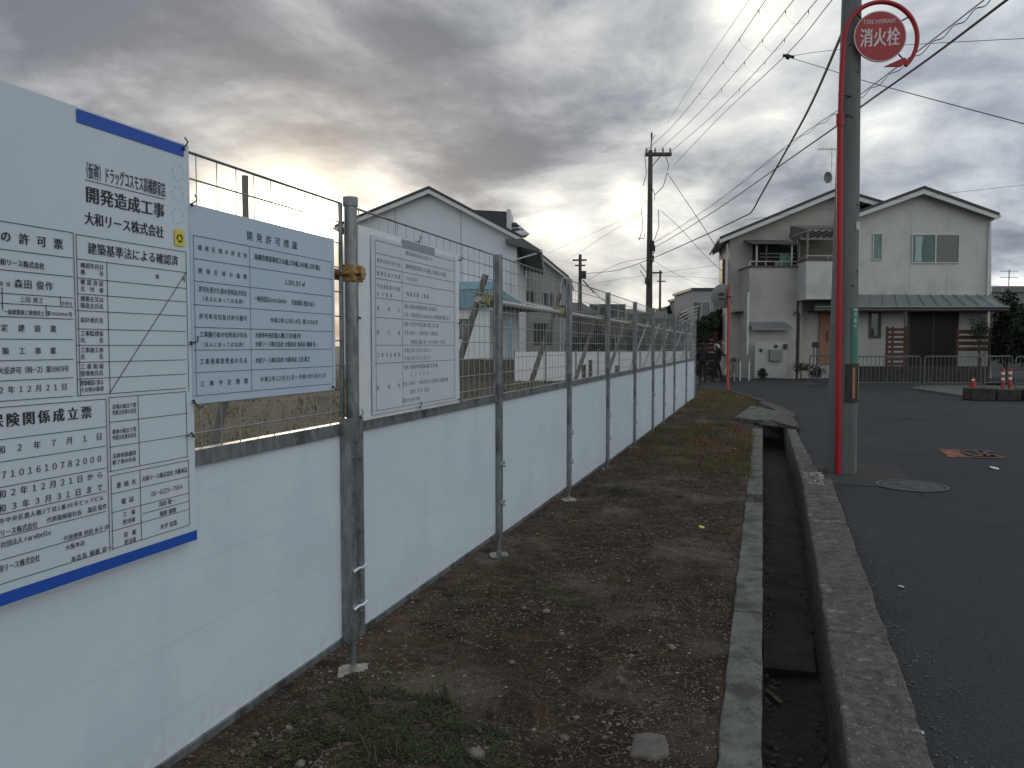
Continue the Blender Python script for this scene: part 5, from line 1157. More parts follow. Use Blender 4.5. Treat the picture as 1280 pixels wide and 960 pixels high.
# small canopy over the meter wall and door of the meter cupboard
xc0, zc0 = h.L(940, 402, BD - .35); xc1, zc1 = h.L(991, 411, BD - .35)
b = MB(); b.add([(xc0, BD, zc0), (xc1 - .25, BD, zc0), (xc1, BD - .4, zc1 + .03), (xc0, BD - .4, zc1 + .03), (xc0, BD, zc0 - .06), (xc1 - .25, BD, zc0 - .06), (xc1, BD - .4, zc1 - .06), (xc0, BD - .4, zc1 - .06)], [(0, 1, 2, 3), (7, 6, 5, 4), (0, 4, 5, 1), (1, 5, 6, 2), (2, 6, 7, 3), (3, 7, 4, 0)]); b.build('canopy', metalroof, th)
mw = rect(h, (944, 427), (983, 472), BD - .5, .12, mat('meter_wall', (.38, .38, .355), (.44, .44, .41), rough=.85, scale=3), 'meter_wall')
rect(h, (963, 437), (978, 451), BD - .68, .17, boxg, 'mailbox', mw); rect(h, (949.5, 436), (953, 440), BD - .53, .03, blackp, 'doorplate', mw); rect(h, (968, 431), (972, 435), BD - .53, .03, blackp, 'doorplate', mw); rect(h, (980, 430), (984.5, 436), BD - .6, .1, brownw, 'entry_lamp', mw)
x_, z_ = h.L(935.5, 365, BD - .05); b = MB(); b.tube([(x_, BD - .06, 1.0), (x_, BD - .06, z_)], .05, 8); b.build('downpipe', trimw, th)
x_, z_ = h.L(999, 392, BD - .05); b = MB(); b.tube([(x_, BD - .06, .3), (x_, BD - .06, z_)], .04, 8); b.tube([(x_, BD - .06, z_), (x_ - .25, BD - .3, z_ + .06), (x_ - .35, BD - .35, z_ - .1)], .035, 6); b.build('gas_pipe', darkalu, th)
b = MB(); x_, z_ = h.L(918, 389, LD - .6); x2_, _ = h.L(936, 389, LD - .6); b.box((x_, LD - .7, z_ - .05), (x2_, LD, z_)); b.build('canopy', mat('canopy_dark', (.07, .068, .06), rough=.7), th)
# antenna and dish on the roof: their own thing
an = h.o + h.R * h.L(1038, 240, 2.2)[0] + h.F * 2.2; az = h.L(1038, 241, 2.2)[1]
at = thing('tv_antenna', 'television antenna with a round satellite dish on the left gable roof', 'antenna', (an.x, an.y, az - .1), YAW)
b = MB(); b.tube([(0, 0, 0), (.02, 0, 2.15)], .022, 6); b.build('mast', alum, at)
b = MB(); b.tube([(-.62, 0, 2.05), (.35, 0, 2.05)], .016, 5)
for i in range(7): b.tube([(-.55 + i * .13, -.2, 2.05), (-.55 + i * .13, .2, 2.05)], .009, 4)
b.build('antenna_boom', alum, at)
b = MB(); n = 20
for j in range(4):
    pass
vs = [(0, .06, 0)]; fs = []
for j in range(1, 5):
    for i in range(n): a_ = 6.2832 * i / n; q = .24 * j / 4; vs.append((q * .8 * math.cos(a_), .06 - .10 * (j / 4) ** 2, q * math.sin(a_) * 1.1))
for i in range(n): fs.append((0, 1 + i, 1 + (i + 1) % n))
for j in range(3):
    for i in range(n): fs.append((1 + j * n + i, 1 + (j + 1) * n + i, 1 + (j + 1) * n + (i + 1) % n, 1 + j * n + (i + 1) % n))
b.add([(x - .18, y - .1, z + .75) for x, y, z in vs], fs); b.tube([(0, 0, .7), (-.15, -.05, .75)], .02, 6); b.tube([(-.18, -.1, .55), (-.22, -.35, .68)], .012, 5); dsh = b.build('dish', boxg, at)

# slatted wooden screens of the house front (each slat a part)
def slats(pxa, pxb, pya, pyb, dy, n, label, posts=(0, .5, 1)):
    x0, z1 = h.L(pxa, pya, dy); x1, z0 = h.L(pxb, pyb, dy); w = h.o + h.R * x0 + h.F * dy; t = thing('slat_screen', label, 'wooden screen', (w.x, w.y, 0), YAW)
    for i in range(n):
        z = z0 + (z1 - z0) * (i + .5) / n; b = MB(); b.box((0, -.02, z - (z1 - z0) / n * .33), (x1 - x0, .0, z + (z1 - z0) / n * .33)); b.build('slat', brownw, t)
    for u in posts: b = MB(); b.box(((x1 - x0) * u - .04, .002, 0), ((x1 - x0) * u + .04, .06, z1 + .03)); b.build('post', brownw, t)
slats(1107, 1133, 409, 458, -1.5, 8, 'reddish brown horizontal slat screen left of the dark garage opening', (.1, .35, .95))
slats(1197, 1237, 411, 440, -1.8, 4, 'reddish brown slat screen right of the garage opening, half in shadow', (0, 1))
# low block wall in front of the house, block courses joined as parts of one wall
def blockwall(pxa, pxb, d, hgt, label, m=darkstone, rows=2, bl=.8):
    a = D(pxa, 480, d); c = D(pxb, 480, d); L = (c - a).length; t = thing('block_wall', label, 'wall', (a.x, a.y, 0), YAW)
    for j in range(rows):
        x = -(j % 2) * bl * .5
        while x < L:
            xa = max(0, x) + .008; xb = min(L, x + bl) - .008
            if xb - xa > .05: b = MB(); b.box((xa, random.uniform(-.008, .008), hgt * j / rows + .006), (xb, .16, hgt * (j + 1) / rows - .006)); b.build('block', m, t)
            x += bl
    b = MB(); b.box((0, .03, 0), (L, .13, hgt - .01)); b.build('mortar_core', m, t)
blockwall(1062, 1236, 29.3, .62, 'low dark block wall behind the pipe barriers, in front of the pale house')

# ---- pipe barriers (rails) along the far side of the road
def barrier(pa, pb_, da, db, label, nv=14):
    a = D(pa, 480, da); c = D(pb_, 480, db); a.z = c.z = 0; L = (c - a).length; rz = math.atan2((c - a).y, (c - a).x); t = thing('pipe_barrier', label, 'barrier', tuple(a), rz, 'pipe barriers across the road')
    H = 1.05; b = MB(); q = .08
    b.tube([(.03, 0, .12), (.03, 0, H - q), (.03 + q * .3, 0, H - q * .3), (.03 + q, 0, H), (L - .03 - q, 0, H), (L - .03 - q * .3, 0, H - q * .3), (L - .03, 0, H - q), (L - .03, 0, .12)], .021, 8); b.tube([(.03, 0, .2), (L - .03, 0, .2)], .017, 6); b.build('frame', mat('barrier_steel', (.10, .105, .105), (.17, .17, .17), rough=.5, metal=.3, scale=9) if 'barrier_steel' not in MATS else MATS['barrier_steel'], t)
    for i in range(1, nv): b = MB(); b.tube([(.03 + (L - .06) * i / nv, 0, .2), (.03 + (L - .06) * i / nv, 0, H)], .009, 5, caps=False); b.build('bar', MATS['barrier_steel'], t)
    for x in (.03, L - .03): b = MB(); b.tube([(x, -.18, .02), (x, .18, .02)], .018, 6); b.tube([(x, 0, .02), (x, 0, .14)], .02, 6); b.build('foot', MATS['barrier_steel'], t)
barrier(1011, 1064, 27.5, 25.2, 'pipe barrier left of the near pole, by the porch', 10)
barrier(1067, 1151, 25.0, 25.0, 'widest pipe barrier, just right of the near pole', 16)
barrier(1154, 1227, 24.8, 24.8, 'pipe barrier in front of the garage opening', 14)
barrier(1230, 1265, 24.8, 25.4, 'short looking pipe barrier behind the two orange bollards', 8)
barrier(1268, 1345, 24.4, 24.4, 'pipe barrier at the right picture edge', 14)
# far kerb and planter
sheet('far_kerb', [(G(1138, 487).x, G(1138, 487).y), (G(1212, 498).x, G(1212, 498).y), (G(1222, 498).x, G(1222, 498).y), (G(1290, 488).x, G(1290, 488).y), (G(1280, 484).x, G(1280, 484).y), (G(1150, 484).x, G(1150, 484).y)], .06, conc, thick=.1)
a = G(1213, 501); t = thing('planter_kerb', 'dark low overgrown planter of rough blocks at the right edge of the road', 'planter', (a.x, a.y, 0), YAW - .12)
for j in range(7): b = MB(); b.box((j * .62 + .01, random.uniform(-.02, .02), 0), (j * .62 + .60, .5, .30 + random.uniform(-.03, .02))); o = b.build('block', darkstone, t); bevel(o, .03)
def bollard(px, py, label):
    p = G(px, py, .05); t = thing('lane_post', label, 'bollard', (p.x, p.y, .05), 0, 'orange bollards with white bands')
    b = MB(); b.tube([(0, 0, 0), (0, 0, .03), (0, 0, .05)], [.11, .11, .06], 14); b.build('foot', coneo, t)
    b = MB(); b.tube([(0, 0, .04), (0, 0, .66), (0, 0, .70)], [.045, .042, .02], 14); pst = b.build('post', coneo, t)
    for z in (.36, .52): b = MB(); b.tube([(0, 0, z), (0, 0, z + .075)], .0465, 14, caps=False); b.build('white_band', whitep, pst)
bollard(1253, 491, 'left one of the two orange white banded bollards'); bollard(1262, 490, 'right one of the two orange white banded bollards')
p = G(1216, 489, .05); t = thing('traffic_cone', 'small red cone with a white band left of the two orange bollards', 'traffic cone', (p.x, p.y, .05))
b = MB(); b.box((-.16, -.16, 0), (.16, .16, .03)); b.build('foot', coneo, t)
b = MB(); b.tube([(0, 0, .03), (0, 0, .42)], [.11, .03], 16); cn = b.build('cone', coneo, t); b = MB(); b.tube([(0, 0, .16), (0, 0, .25)], [.082, .063], 16, caps=False); b.build('white_band', whitep, cn); b = MB(); b.tube([(0, 0, .31), (0, 0, .36)], [.052, .044], 16, caps=False); b.build('white_band', whitep, cn)

# ---- traffic mirror seen from behind
mp = G(909.5, 487); md = mp.dot(FWD)
t = thing('traffic_mirror', 'round traffic mirror on an orange red pole, seen from behind', 'traffic mirror', (mp.x, mp.y, 0), YAW)
zc_ = D(905, 370, md).z; zt_ = D(911, 356, md).z
b = MB(); b.tube([(0, 0, -.02), (0, 0, zt_)], .048, 14); b.build('pole', orangep, t)
xo = (D(905, 370, md) - mp).dot(RIGHT); n = 32; b = MB(); vs = [(xo, .04, zc_)]; fs = []
for j in range(1, 6):
    for i in range(n): a_ = 6.2832 * i / n; q = .345 * j / 5; vs.append((xo + q * math.cos(a_), .04 + .10 * (j / 5) ** 2, zc_ + 1.08 * q * math.sin(a_)))
for i in range(n): fs.append((0, 1 + (i + 1) % n, 1 + i))
for j in range(4):
    for i in range(n): fs.append((1 + j * n + i, 1 + j * n + (i + 1) % n, 1 + (j + 1) * n + (i + 1) % n, 1 + (j + 1) * n + i))
vs += [(xo, .28, zc_)]; last = len(vs) - 1
for i in range(n): fs.append((last, 1 + 4 * n + i, 1 + 4 * n + (i + 1) % n))
b.add(vs, fs); b.build('mirror_back', mat('mirror_back', (.17, .185, .175), (.22, .24, .225), rough=.5, scale=5), t)
b = MB(); b.tube([(xo + .352 * math.cos(6.2832 * i / 32), .15, zc_ + .375 * math.sin(6.2832 * i / 32)) for i in range(33)], .018, 6); b.build('rim', orangep if False else boxg, t)
b = MB(); b.box((xo - .16, .0, zc_ + .02), (xo + .02, .05, zc_ + .11)); b.box((xo - .14, .0, zc_ - .10), (xo + .04, .05, zc_ - .06)); b.box((-.06, -.055, zc_ - .05), (.06, .06, zc_ + .0)); b.build('bracket', blackp, t)

# ------------------------------------------------------------------ white house behind the lot
h2 = HF('house', 'white sided two storey house with a wide gable behind the building lot', 'house', 537, 35, R(-3))
t2_ = h2.t
poly_wall(h2, [(426, 480), (430, 282), (537, 243), (646, 296), (646, 480)], 0, 12, wallw, 'gable_wall')
def gr2(fr, *a, **k): return gable_roof(fr, *a, **k)
th_save = th
gable_roof(h2, (418, 284), (536, 236), (652, 297), 0, .35, .2, 12.5, roofd, trimw)
for px in (494, 576):
    b = MB(); x, z = h2.L(px, 262, -.02); b.box((x - .012, -.015, 0), (x + .012, .002, z + .02)); b.build('siding_joint', mat('joint', (.30, .32, .34), rough=.8) if 'joint' not in MATS else MATS['joint'], t2_)
# deep eave at the right side, seen from below
e0 = h2.L(631, 300, -.3); e1 = h2.L(660, 302, -.3)
b = MB(); zE = h2.L(650, 304, -.3)[1]; xE = h2.L(632, 304, -.3)[0]; xE2 = h2.L(660, 304, -.3)[0]
b.prism([(xE, zE), (xE2 + .55, zE - .42), (xE2 + .55, zE - .30), (xE2 - .2, zE + .18), (xE, zE + .18)], -.45, 10.5, 'y'); b.build('eave', mat('eave_grey', (.12, .125, .13), rough=.7), t2_)
b = MB(); b.tube([(xE2 + .58, -.45, zE - .36), (xE2 + .58, 10.5, zE - .36)], .07, 8); b.build('gutter', trimw, t2_)
xd = h2.L(641, 320, -.1)[0]; b = MB(); b.tube([(xE2 + .4, -.3, zE - .45), (xd, -.12, zE - .75), (xd, -.12, 2.9)], .05, 8); b.build('downpipe', trimw, t2_)
# dark solar panel rack on the far roof slope
x0, z0 = h2.L(600, 280, 3); x1, z1 = h2.L(634, 263, 3)
b = MB(); b.add([(x0 - .8, 2.6, z0 - .1), (x1, 2.6, z0 - 1.1), (x1, 2.6, z1 - .12), (x0 - .8, 2.6, z1), (x0 - .8, 5.5, z0 - .1), (x1, 5.5, z0 - 1.1), (x1, 5.5, z1 - .12), (x0 - .8, 5.5, z1)], [(0, 1, 2, 3), (7, 6, 5, 4), (0, 4, 5, 1), (1, 5, 6, 2), (2, 6, 7, 3), (3, 7, 4, 0)]); b.build('dormer', roofd, t2_)
b = MB(); b.box((x1, 2.55, z1 - 1.6), (x1 + .18, 5.5, z1 - .02)); b.build('dormer_cheek', trimw, t2_)
for i in range(4): b = MB(); x, z = h2.L(638 + i * 4, 283 + i * 3, 4); b.ico((x, 4, z), .28, sy=2, sz=.8); b.build('ridge_tile', trimw if i % 2 else roofd, t2_)
# lower annexe with a teal sheet roof and barred windows
AD = -2.2
x0, z1 = h2.L(440, 362, AD); x1, z0 = h2.L(614, 384, AD)
b = MB(); b.box((x0, AD, z0), (x1, AD + .06, z1)); tf = b.build('teal_fascia', teal, t2_)
b = MB(); b.add([(x0, AD, z1), (x1, AD, z1), (x1, 0, z1 + .5), (x0, 0, z1 + .5), (x0, AD, z1 - .06), (x1, AD, z1 - .06), (x1, 0, z1 + .4), (x0, 0, z1 + .4)], [(0, 1, 2, 3), (7, 6, 5, 4), (0, 4, 5, 1), (1, 5, 6, 2), (2, 6, 7, 3), (3, 7, 4, 0)]); b.build('annexe_roof', teal, t2_)
b = MB(); b.box((x0 + .2, AD + .3, 0), (x1 - .1, 0, z0 + .02)); b.build('annexe_wall', wallw, t2_)
window(h2, (574, 400), (584, 422), AD + .3, panes=1, m=glassd, fm=darkalu); window(h2, (437, 395), (446, 425), AD + .3, panes=1, m=glassd, fm=darkalu)
for pxx in (575, 577.5, 580, 582.5):
    x, z = h2.L(pxx, 400, AD + .2); _, zz = h2.L(pxx, 422, AD + .2); b = MB(); b.tube([(x, AD + .2, zz), (x, AD + .2, z)], .018, 5); b.build('window_bar', alum, t2_)
for pxx in (636, 639):
    x, z = h2.L(pxx, 398, AD + .2); b = MB(); b.tube([(x, AD + .2, 0), (x, AD + .2, z)], .04, 6); b.build('downpipe', teal, t2_)
b = MB(); x0b, z1b = h2.L(440, 449, AD + .2); x1b, _ = h2.L(645, 449, AD + .2); b.box((x0b, AD + .1, 0), (x1b, AD + .28, z1b)); b.build('plinth', mat('plinth_brown', (.10, .085, .07), (.16, .14, .11), rough=.9, scale=4), t2_)
# carport canopy right of the annexe
x0, z0 = h2.L(622, 355, AD); x1, z1 = h2.L(652, 375, AD); b = MB(); b.prism([(x0, z0), (x1, z1), (x1 + 2.2, z1 - .55), (x1 + 2.2, z1 - .65), (x1, z1 - .1), (x0, z0 - .12)], AD, AD + .1, 'y'); b.build('canopy_edge', trimw, t2_)
b = MB(); b.prism([(x0, z1 - .15), (x0, z0 - .14), (x1, z1 - .12), (x1, z1 - .2)], AD + .02, AD + .08, 'y'); b.build('canopy_gable', teal, t2_)
b = MB(); b.box((x0, AD + .1, z1 - .3), (x1 + 2.0, 2.5, z1 - .22)); b.build('canopy_roof', roofd, t2_)
# second grey white house behind, right
h3 = HF('house', 'smaller off white house with a grey gable, partly behind the white house', 'house', 690, 47, R(-6))
poly_wall(h3, [(640, 480), (640, 312), (672, 316), (704, 344), (704, 480)], 0, 9, mat('grey_siding', (.33, .33, .32), (.40, .40, .39), rough=.8, scale=1.2), 'gable_wall')
gable_roof(h3, (630, 330), (668, 312), (711, 347), 0, .4, .2, 9.3, roofd, trimw)
window(h3, (655, 365), (668, 385), 0, panes=2, m=glassd); window(h3, (680, 366), (692, 388), 0, panes=2, m=glassd); window(h3, (668, 405), (690, 430), 0, panes=2, m=glassd, fm=darkalu)
b = MB(); x, z = h3.L(706, 345, -.1); b.tube([(x - .25, -.1, 0), (x - .25, -.1, z - .5), (x, -.4, z)], .06, 6); b.build('downpipe', trimw, h3.t)
# white corrugated hoarding across the lot
def hoarding(P, hgt, label, m=ivory, step=.9):
    t = thing('hoarding', label, 'hoarding', (P[0].x, P[0].y, 0)); L0 = P[0]
    for a, c in zip(P, P[1:]):
        L = (c - a).length; n = max(1, int(L / step)); d_ = (c - a) / L; rz = math.atan2(d_.y, d_.x)
        for i in range(n):
            q = a + d_ * (L * i / n) - L0; w = L / n - .02; b = MB(); vs = []; kk = 8
            for j in range(kk + 1):
                for z in (.02, hgt): vs.append((w * j / kk, .03 * (j % 2), z))
            fs = [(2 * j, 2 * j + 2, 2 * j + 3, 2 * j + 1) for j in range(kk)]; nn = len(vs); b.add(vs + [(x, y + .012, z) for x, y, z in vs], fs + [tuple(nn + u for u in reversed(f)) for f in fs]); b.build('panel', m, t, loc=(q.x, q.y, 0), rot=(0, 0, rz), smooth=0)
            b = MB(); b.tube([(0, -.02, 0), (0, -.02, hgt + .12)], .024, 5); b.build('stake', galv, t, loc=(q.x, q.y, 0))
def DG(px, d): p = D(px, 480, d); p.z = 0; return p
hoarding([DG(643, 29.5), DG(720, 30.5), DG(800, 32), DG(862, 33)], 1.16, 'low white corrugated hoarding along the far side of the lot')
hoarding([DG(425, 31.5), DG(530, 31.5)], .62, 'very low pale hoarding seen left of the plastic wrapped notice', mat('hoarding_grey', (.30, .30, .30), rough=.7))
# stakes in the lot
for i, (px, d, hh, lab) in enumerate(((730, 22, .85, 'dark stake in the lot behind the third visible post'), (771, 23, .8, 'dark stake in the lot, second from the left'), (738, 24, .95, 'dark stake in the lot beside a brace foot'))):
    p = DG(px, d); b = MB(); b.box((-.05, -.05, 0), (.05, .05, hh)); o = b.build('stake', oldpole, loc=tuple(p)); tag(o, lab, 'stake')

# ------------------------------------------------------------------ skyline of far houses
def far_house(px0, px1, d, pye, pyt, label, wm, rm=roofd, wins=3, flat=False, rz=0.0, lights=False):
    f = HF('house', label, 'house', (px0 + px1) / 2, d, rz); x0, ze = f.L(px0, pye, 0); x1, _ = f.L(px1, pye, 0); _, zt = f.L((px0 + px1) / 2, pyt, 0); dp = 7
    b = MB(); b.box((x0, 0, -.1), (x1, dp, ze)); b.build('walls', wm, f.t)
    b = MB(); xm = (x0 + x1) / 2
    if flat: b.box((x0 - .15, -.15, ze), (x1 + .15, dp + .15, ze + .2))
    else:
        o_ = .4; b.add([(x0 - o_, -o_, ze), (x1 + o_, -o_, ze), (x1 + o_, dp + o_, ze), (x0 - o_, dp + o_, ze), (x0 + (x1 - x0) * .25, dp / 2, zt), (x1 - (x1 - x0) * .25, dp / 2, zt)], [(0, 3, 2, 1), (0, 1, 5, 4), (1, 2, 5), (2, 3, 4, 5), (3, 0, 4)])
    b.build('roof', rm, f.t)
    for fl in range(2 if ze > 4.5 else 1):
        for i in range(wins):
            cx_ = x0 + (x1 - x0) * (i + .5) / wins + random.uniform(-.2, .2); z = 1.0 + fl * 2.8; w = random.uniform(.5, .85)
            b = MB(); b.box((cx_ - w - .05, -.05, z - .05), (cx_ + w + .05, -.002, z + 1.15)); fr_ = b.build('window', alum, f.t)
            b = MB(); b.box((cx_ - w, -.06, z), (cx_ - .03, -.051, z + 1.1)); b.build('pane', glassd, fr_); b = MB(); b.box((cx_ + .03, -.06, z), (cx_ + w, -.051, z + 1.1)); b.build('pane', glassd, fr_)
    return f
wd1 = mat('wall_dull', (.10, .098, .095), (.14, .137, .13), rough=.9, scale=1); wd2 = mat('wall_brownish', (.12, .095, .075), (.16, .13, .11), rough=.9, scale=1); wd3 = mat('wall_grey', (.17, .175, .18), (.22, .225, .23), rough=.9, scale=1)
far_house(703, 742, 60, 392, 375, 'dull grey low house with a dark hipped roof under the thin distant pole', wd1)
far_house(742, 776, 66, 385, 376, 'boxy brownish house above the hoarding, left of the dark pole', wd2, flat=True)
far_house(778, 806, 72, 392, 384, 'small dark roofed house directly left of the dark pole', wd3)
far_house(812, 848, 70, 398, 387, 'small dark roofed house directly right of the dark pole', wd1)
far_house(833, 852, 95, 385, 381, 'farthest brown flat roofed block right of the distant pole', wd2, flat=True)
f = far_house(866, 906, 62, 363, 361, 'pale grey flat roofed building behind the traffic mirror', mat('wall_pale', (.28, .29, .30), (.34, .35, .36), rough=.9, scale=1), flat=True, wins=2)
f = far_house(858, 868, 66, 372, 370, 'narrow grey green block left of the pale flat roofed building', mat('wall_greygreen', (.16, .18, .165), rough=.9), flat=True, wins=1)
far_house(1236, 1330, 46, 366, 357, 'dark roofed house far right behind the dark bushes', wd1)
# antennas on the right skyline
for px, py, d in ((1257, 337, 50),):
    p = DG(px, d); z0 = D(px, 358, d).z; z1 = D(px, py, d).z; t = thing('tv_antenna', 'thin television antenna above the dark bushes at the right edge', 'antenna', (p.x, p.y, z0 - .3), YAW); b = MB(); b.tube([(0, 0, 0), (0, 0, z1 - z0 + .3)], .03, 5); b.build('mast', oldpole, t); b = MB()
    for q in (.1, .5): b.tube([(-.6, 0, z1 - z0 + .3 - q), (.6, 0, z1 - z0 + .3 - q)], .018, 4)
    b.build('antenna_boom', oldpole, t)
# curved white louvre bars at the fence end
t = thing('striped_canopy', 'curved white barred canopy frame above the far fence end', 'canopy', tuple(DG(862, 36)), YAW)
for i in range(4):
    P = []
    for (px, py) in ((850, 391), (858, 388), (866, 385), (873, 383)): w = D(px, py + i * 4.2 + (1.2 * i if px < 852 else 0), 36) - DG(862, 36); P.append((w.dot(RIGHT), w.dot(FWD) + i * .1, w.z))
    b = MB(); b.tube(P, .035, 6); b.build('bar', trimw, t)
b = MB(); b.tube([(-.42, .2, 0), (-.42, .2, 3.0)], .04, 6); b.tube([(.42, .2, 0), (.42, .2, 3.2)], .04, 6); b.build('post', oldpole, t)

# ------------------------------------------------------------------ trees and bushes
def leafmass(b, c, rad, n, ls, clumps=9, seed=0):
    rnd = random.Random(seed); cs = []
    for i in range(clumps):
        v = Vector((rnd.gauss(0, 1), rnd.gauss(0, 1), rnd.gauss(0, 1))).normalized() * rnd.uniform(.25, .8); cs.append((Vector((c[0] + v.x * rad[0], c[1] + v.y * rad[1], c[2] + v.z * rad[2])), rnd.uniform(.28, .5)))
    for i in range(n):
        q, s = rnd.choice(cs); v = Vector((rnd.gauss(0, 1), rnd.gauss(0, 1), rnd.gauss(0, 1))).normalized() * (rnd.random() ** .4) * s
        p = q + Vector((v.x * rad[0], v.y * rad[1], v.z * rad[2])); a = Vector((rnd.gauss(0, 1), rnd.gauss(0, 1), rnd.gauss(0, 1))).normalized(); e = a.orthogonal().normalized(); f = a.cross(e); l = ls * rnd.uniform(.6, 1.4)
        if p.z < .03: continue
        b.add([p - e * l, p - f * l * .45, p + e * l, p + f * l * .45], [(0, 1, 2, 3)])
def tree(px, d, pyt, wpx, label, m=leafd, n=2600, ls=.09, cat='tree', name='tree', zb=.25, group=None, seed=0, depth=1.0):
    o = DG(px, d); zt = D(px, pyt, d).z; rw = wpx * d / FPX / 2; t = thing(name, label, cat, tuple(o), YAW, group)
    b = MB(); hh = zt * (1 - zb) / 2; leafmass(b, (0, 0, zt - hh), (rw, rw * depth, hh), n, ls, 14, seed); b.build('crown', m, t, smooth=0)
    b = MB(); b.tube([(0, 0, 0), (.05, 0, zt * .35), (0, .05, zt * .7)], [max(.03, .04 * zt * .5), .03 * zt * .5, .01], 8)
    for i in range(5): a = i * 1.3 + seed; b.tube([(.03, 0, zt * (.25 + .07 * i)), (rw * .55 * math.cos(a), rw * .4 * math.sin(a), zt * (.45 + .09 * i))], [.02, .006], 5)
    b.build('trunk', bark, t)
tree(878, 34, 378, 34, 'dark ivy covered tree behind the people, left of the mirror pole', n=5200, seed=2, zb=.42, ls=.08)
tree(893, 37, 382, 26, 'dark tree just behind the mirror pole', n=3800, seed=5, zb=.4, ls=.08)
tree(852, 40, 384, 24, 'dark round tree above the end of the fence', n=2600, seed=8, zb=.3)
tree(1256, 33, 356, 66, 'big dark evergreen right of the pale house', n=9000, seed=3, zb=.05, ls=.09)
tree(1300, 30, 350, 70, 'dark evergreen cut by the right picture edge', n=7000, seed=4, zb=.05, ls=.09)
tree(1222, 30.8, 392, 30, 'small loose shrub growing above the right slat screen', n=800, seed=6, zb=.5, ls=.05, cat='shrub', name='shrub', m=leafm)
tree(953, 31.2, 457, 17, 'little round bush at the foot of the meter wall', n=900, seed=7, zb=.02, ls=.035, cat='bush', name='bush')
tree(1000, 31.2, 448, 30, 'bare brownish shrub between the meter wall and the porch', n=500, seed=9, zb=.2, ls=.035, cat='shrub', name='shrub', m=mat('leaf_brown', (.05, .04, .03), (.09, .07, .05), rough=.9, scale=3))
tree(1020, 31.0, 455, 24, 'low dark shrub beside the porch', n=700, seed=10, zb=.05, ls=.04, cat='shrub', name='shrub')
tree(1250, 27.2, 478, 40, 'low weeds growing in the planter at the right', n=900, seed=11, zb=.0, ls=.035, cat='plant', name='plant')
tree(836, 68, 381, 8, 'far palm like shrub on the skyline right of the distant pole', n=240, seed=12, zb=.75, ls=.12, cat='shrub', name='shrub')
# branches of bare tree behind lot
tree(700, 50, 420, 30, 'grey brown bush in front of the off white house', n=1500, seed=13, zb=.1, ls=.08, m=MATS['leaf_brown'], cat='bush', name='bush')
tree(800, 55, 400, 44, 'dull hedge like bush behind the hoarding by the dark pole', n=2600, seed=14, zb=.05, ls=.1, m=leafm, cat='bush', name='bush')
tree(745, 52, 402, 40, 'dull bush behind the hoarding, left of the dark pole', n=2300, seed=15, zb=.05, ls=.1, m=leafm, cat='bush', name='bush')
tree(840, 50, 405, 30, 'dull bush behind the hoarding, right of the dark pole', n=2000, seed=16, zb=.05, ls=.1, m=leafd, cat='bush', name='bush')
# red brown board fence behind the people, on a grey base
o = DG(868, 35); t = thing('board_fence', 'red brown horizontal board fence on a grey block base behind the two people', 'fence', tuple(o), YAW)
L = 29 * 35 / FPX
for i in range(5): z = 1.12 + i * .19; b = MB(); b.box((0, 0, z), (L, .03, z + .165)); b.build('board', dullred, t)
for j in range(3):
    for i in range(3): b = MB(); b.box((L * i / 3 + .01, -.04, .36 * j + .005), (L * (i + 1) / 3 - .01, .12, .36 * (j + 1) - .01)); b.build('block', darkstone, t)
# parked bicycles / clutter by the porch handled below

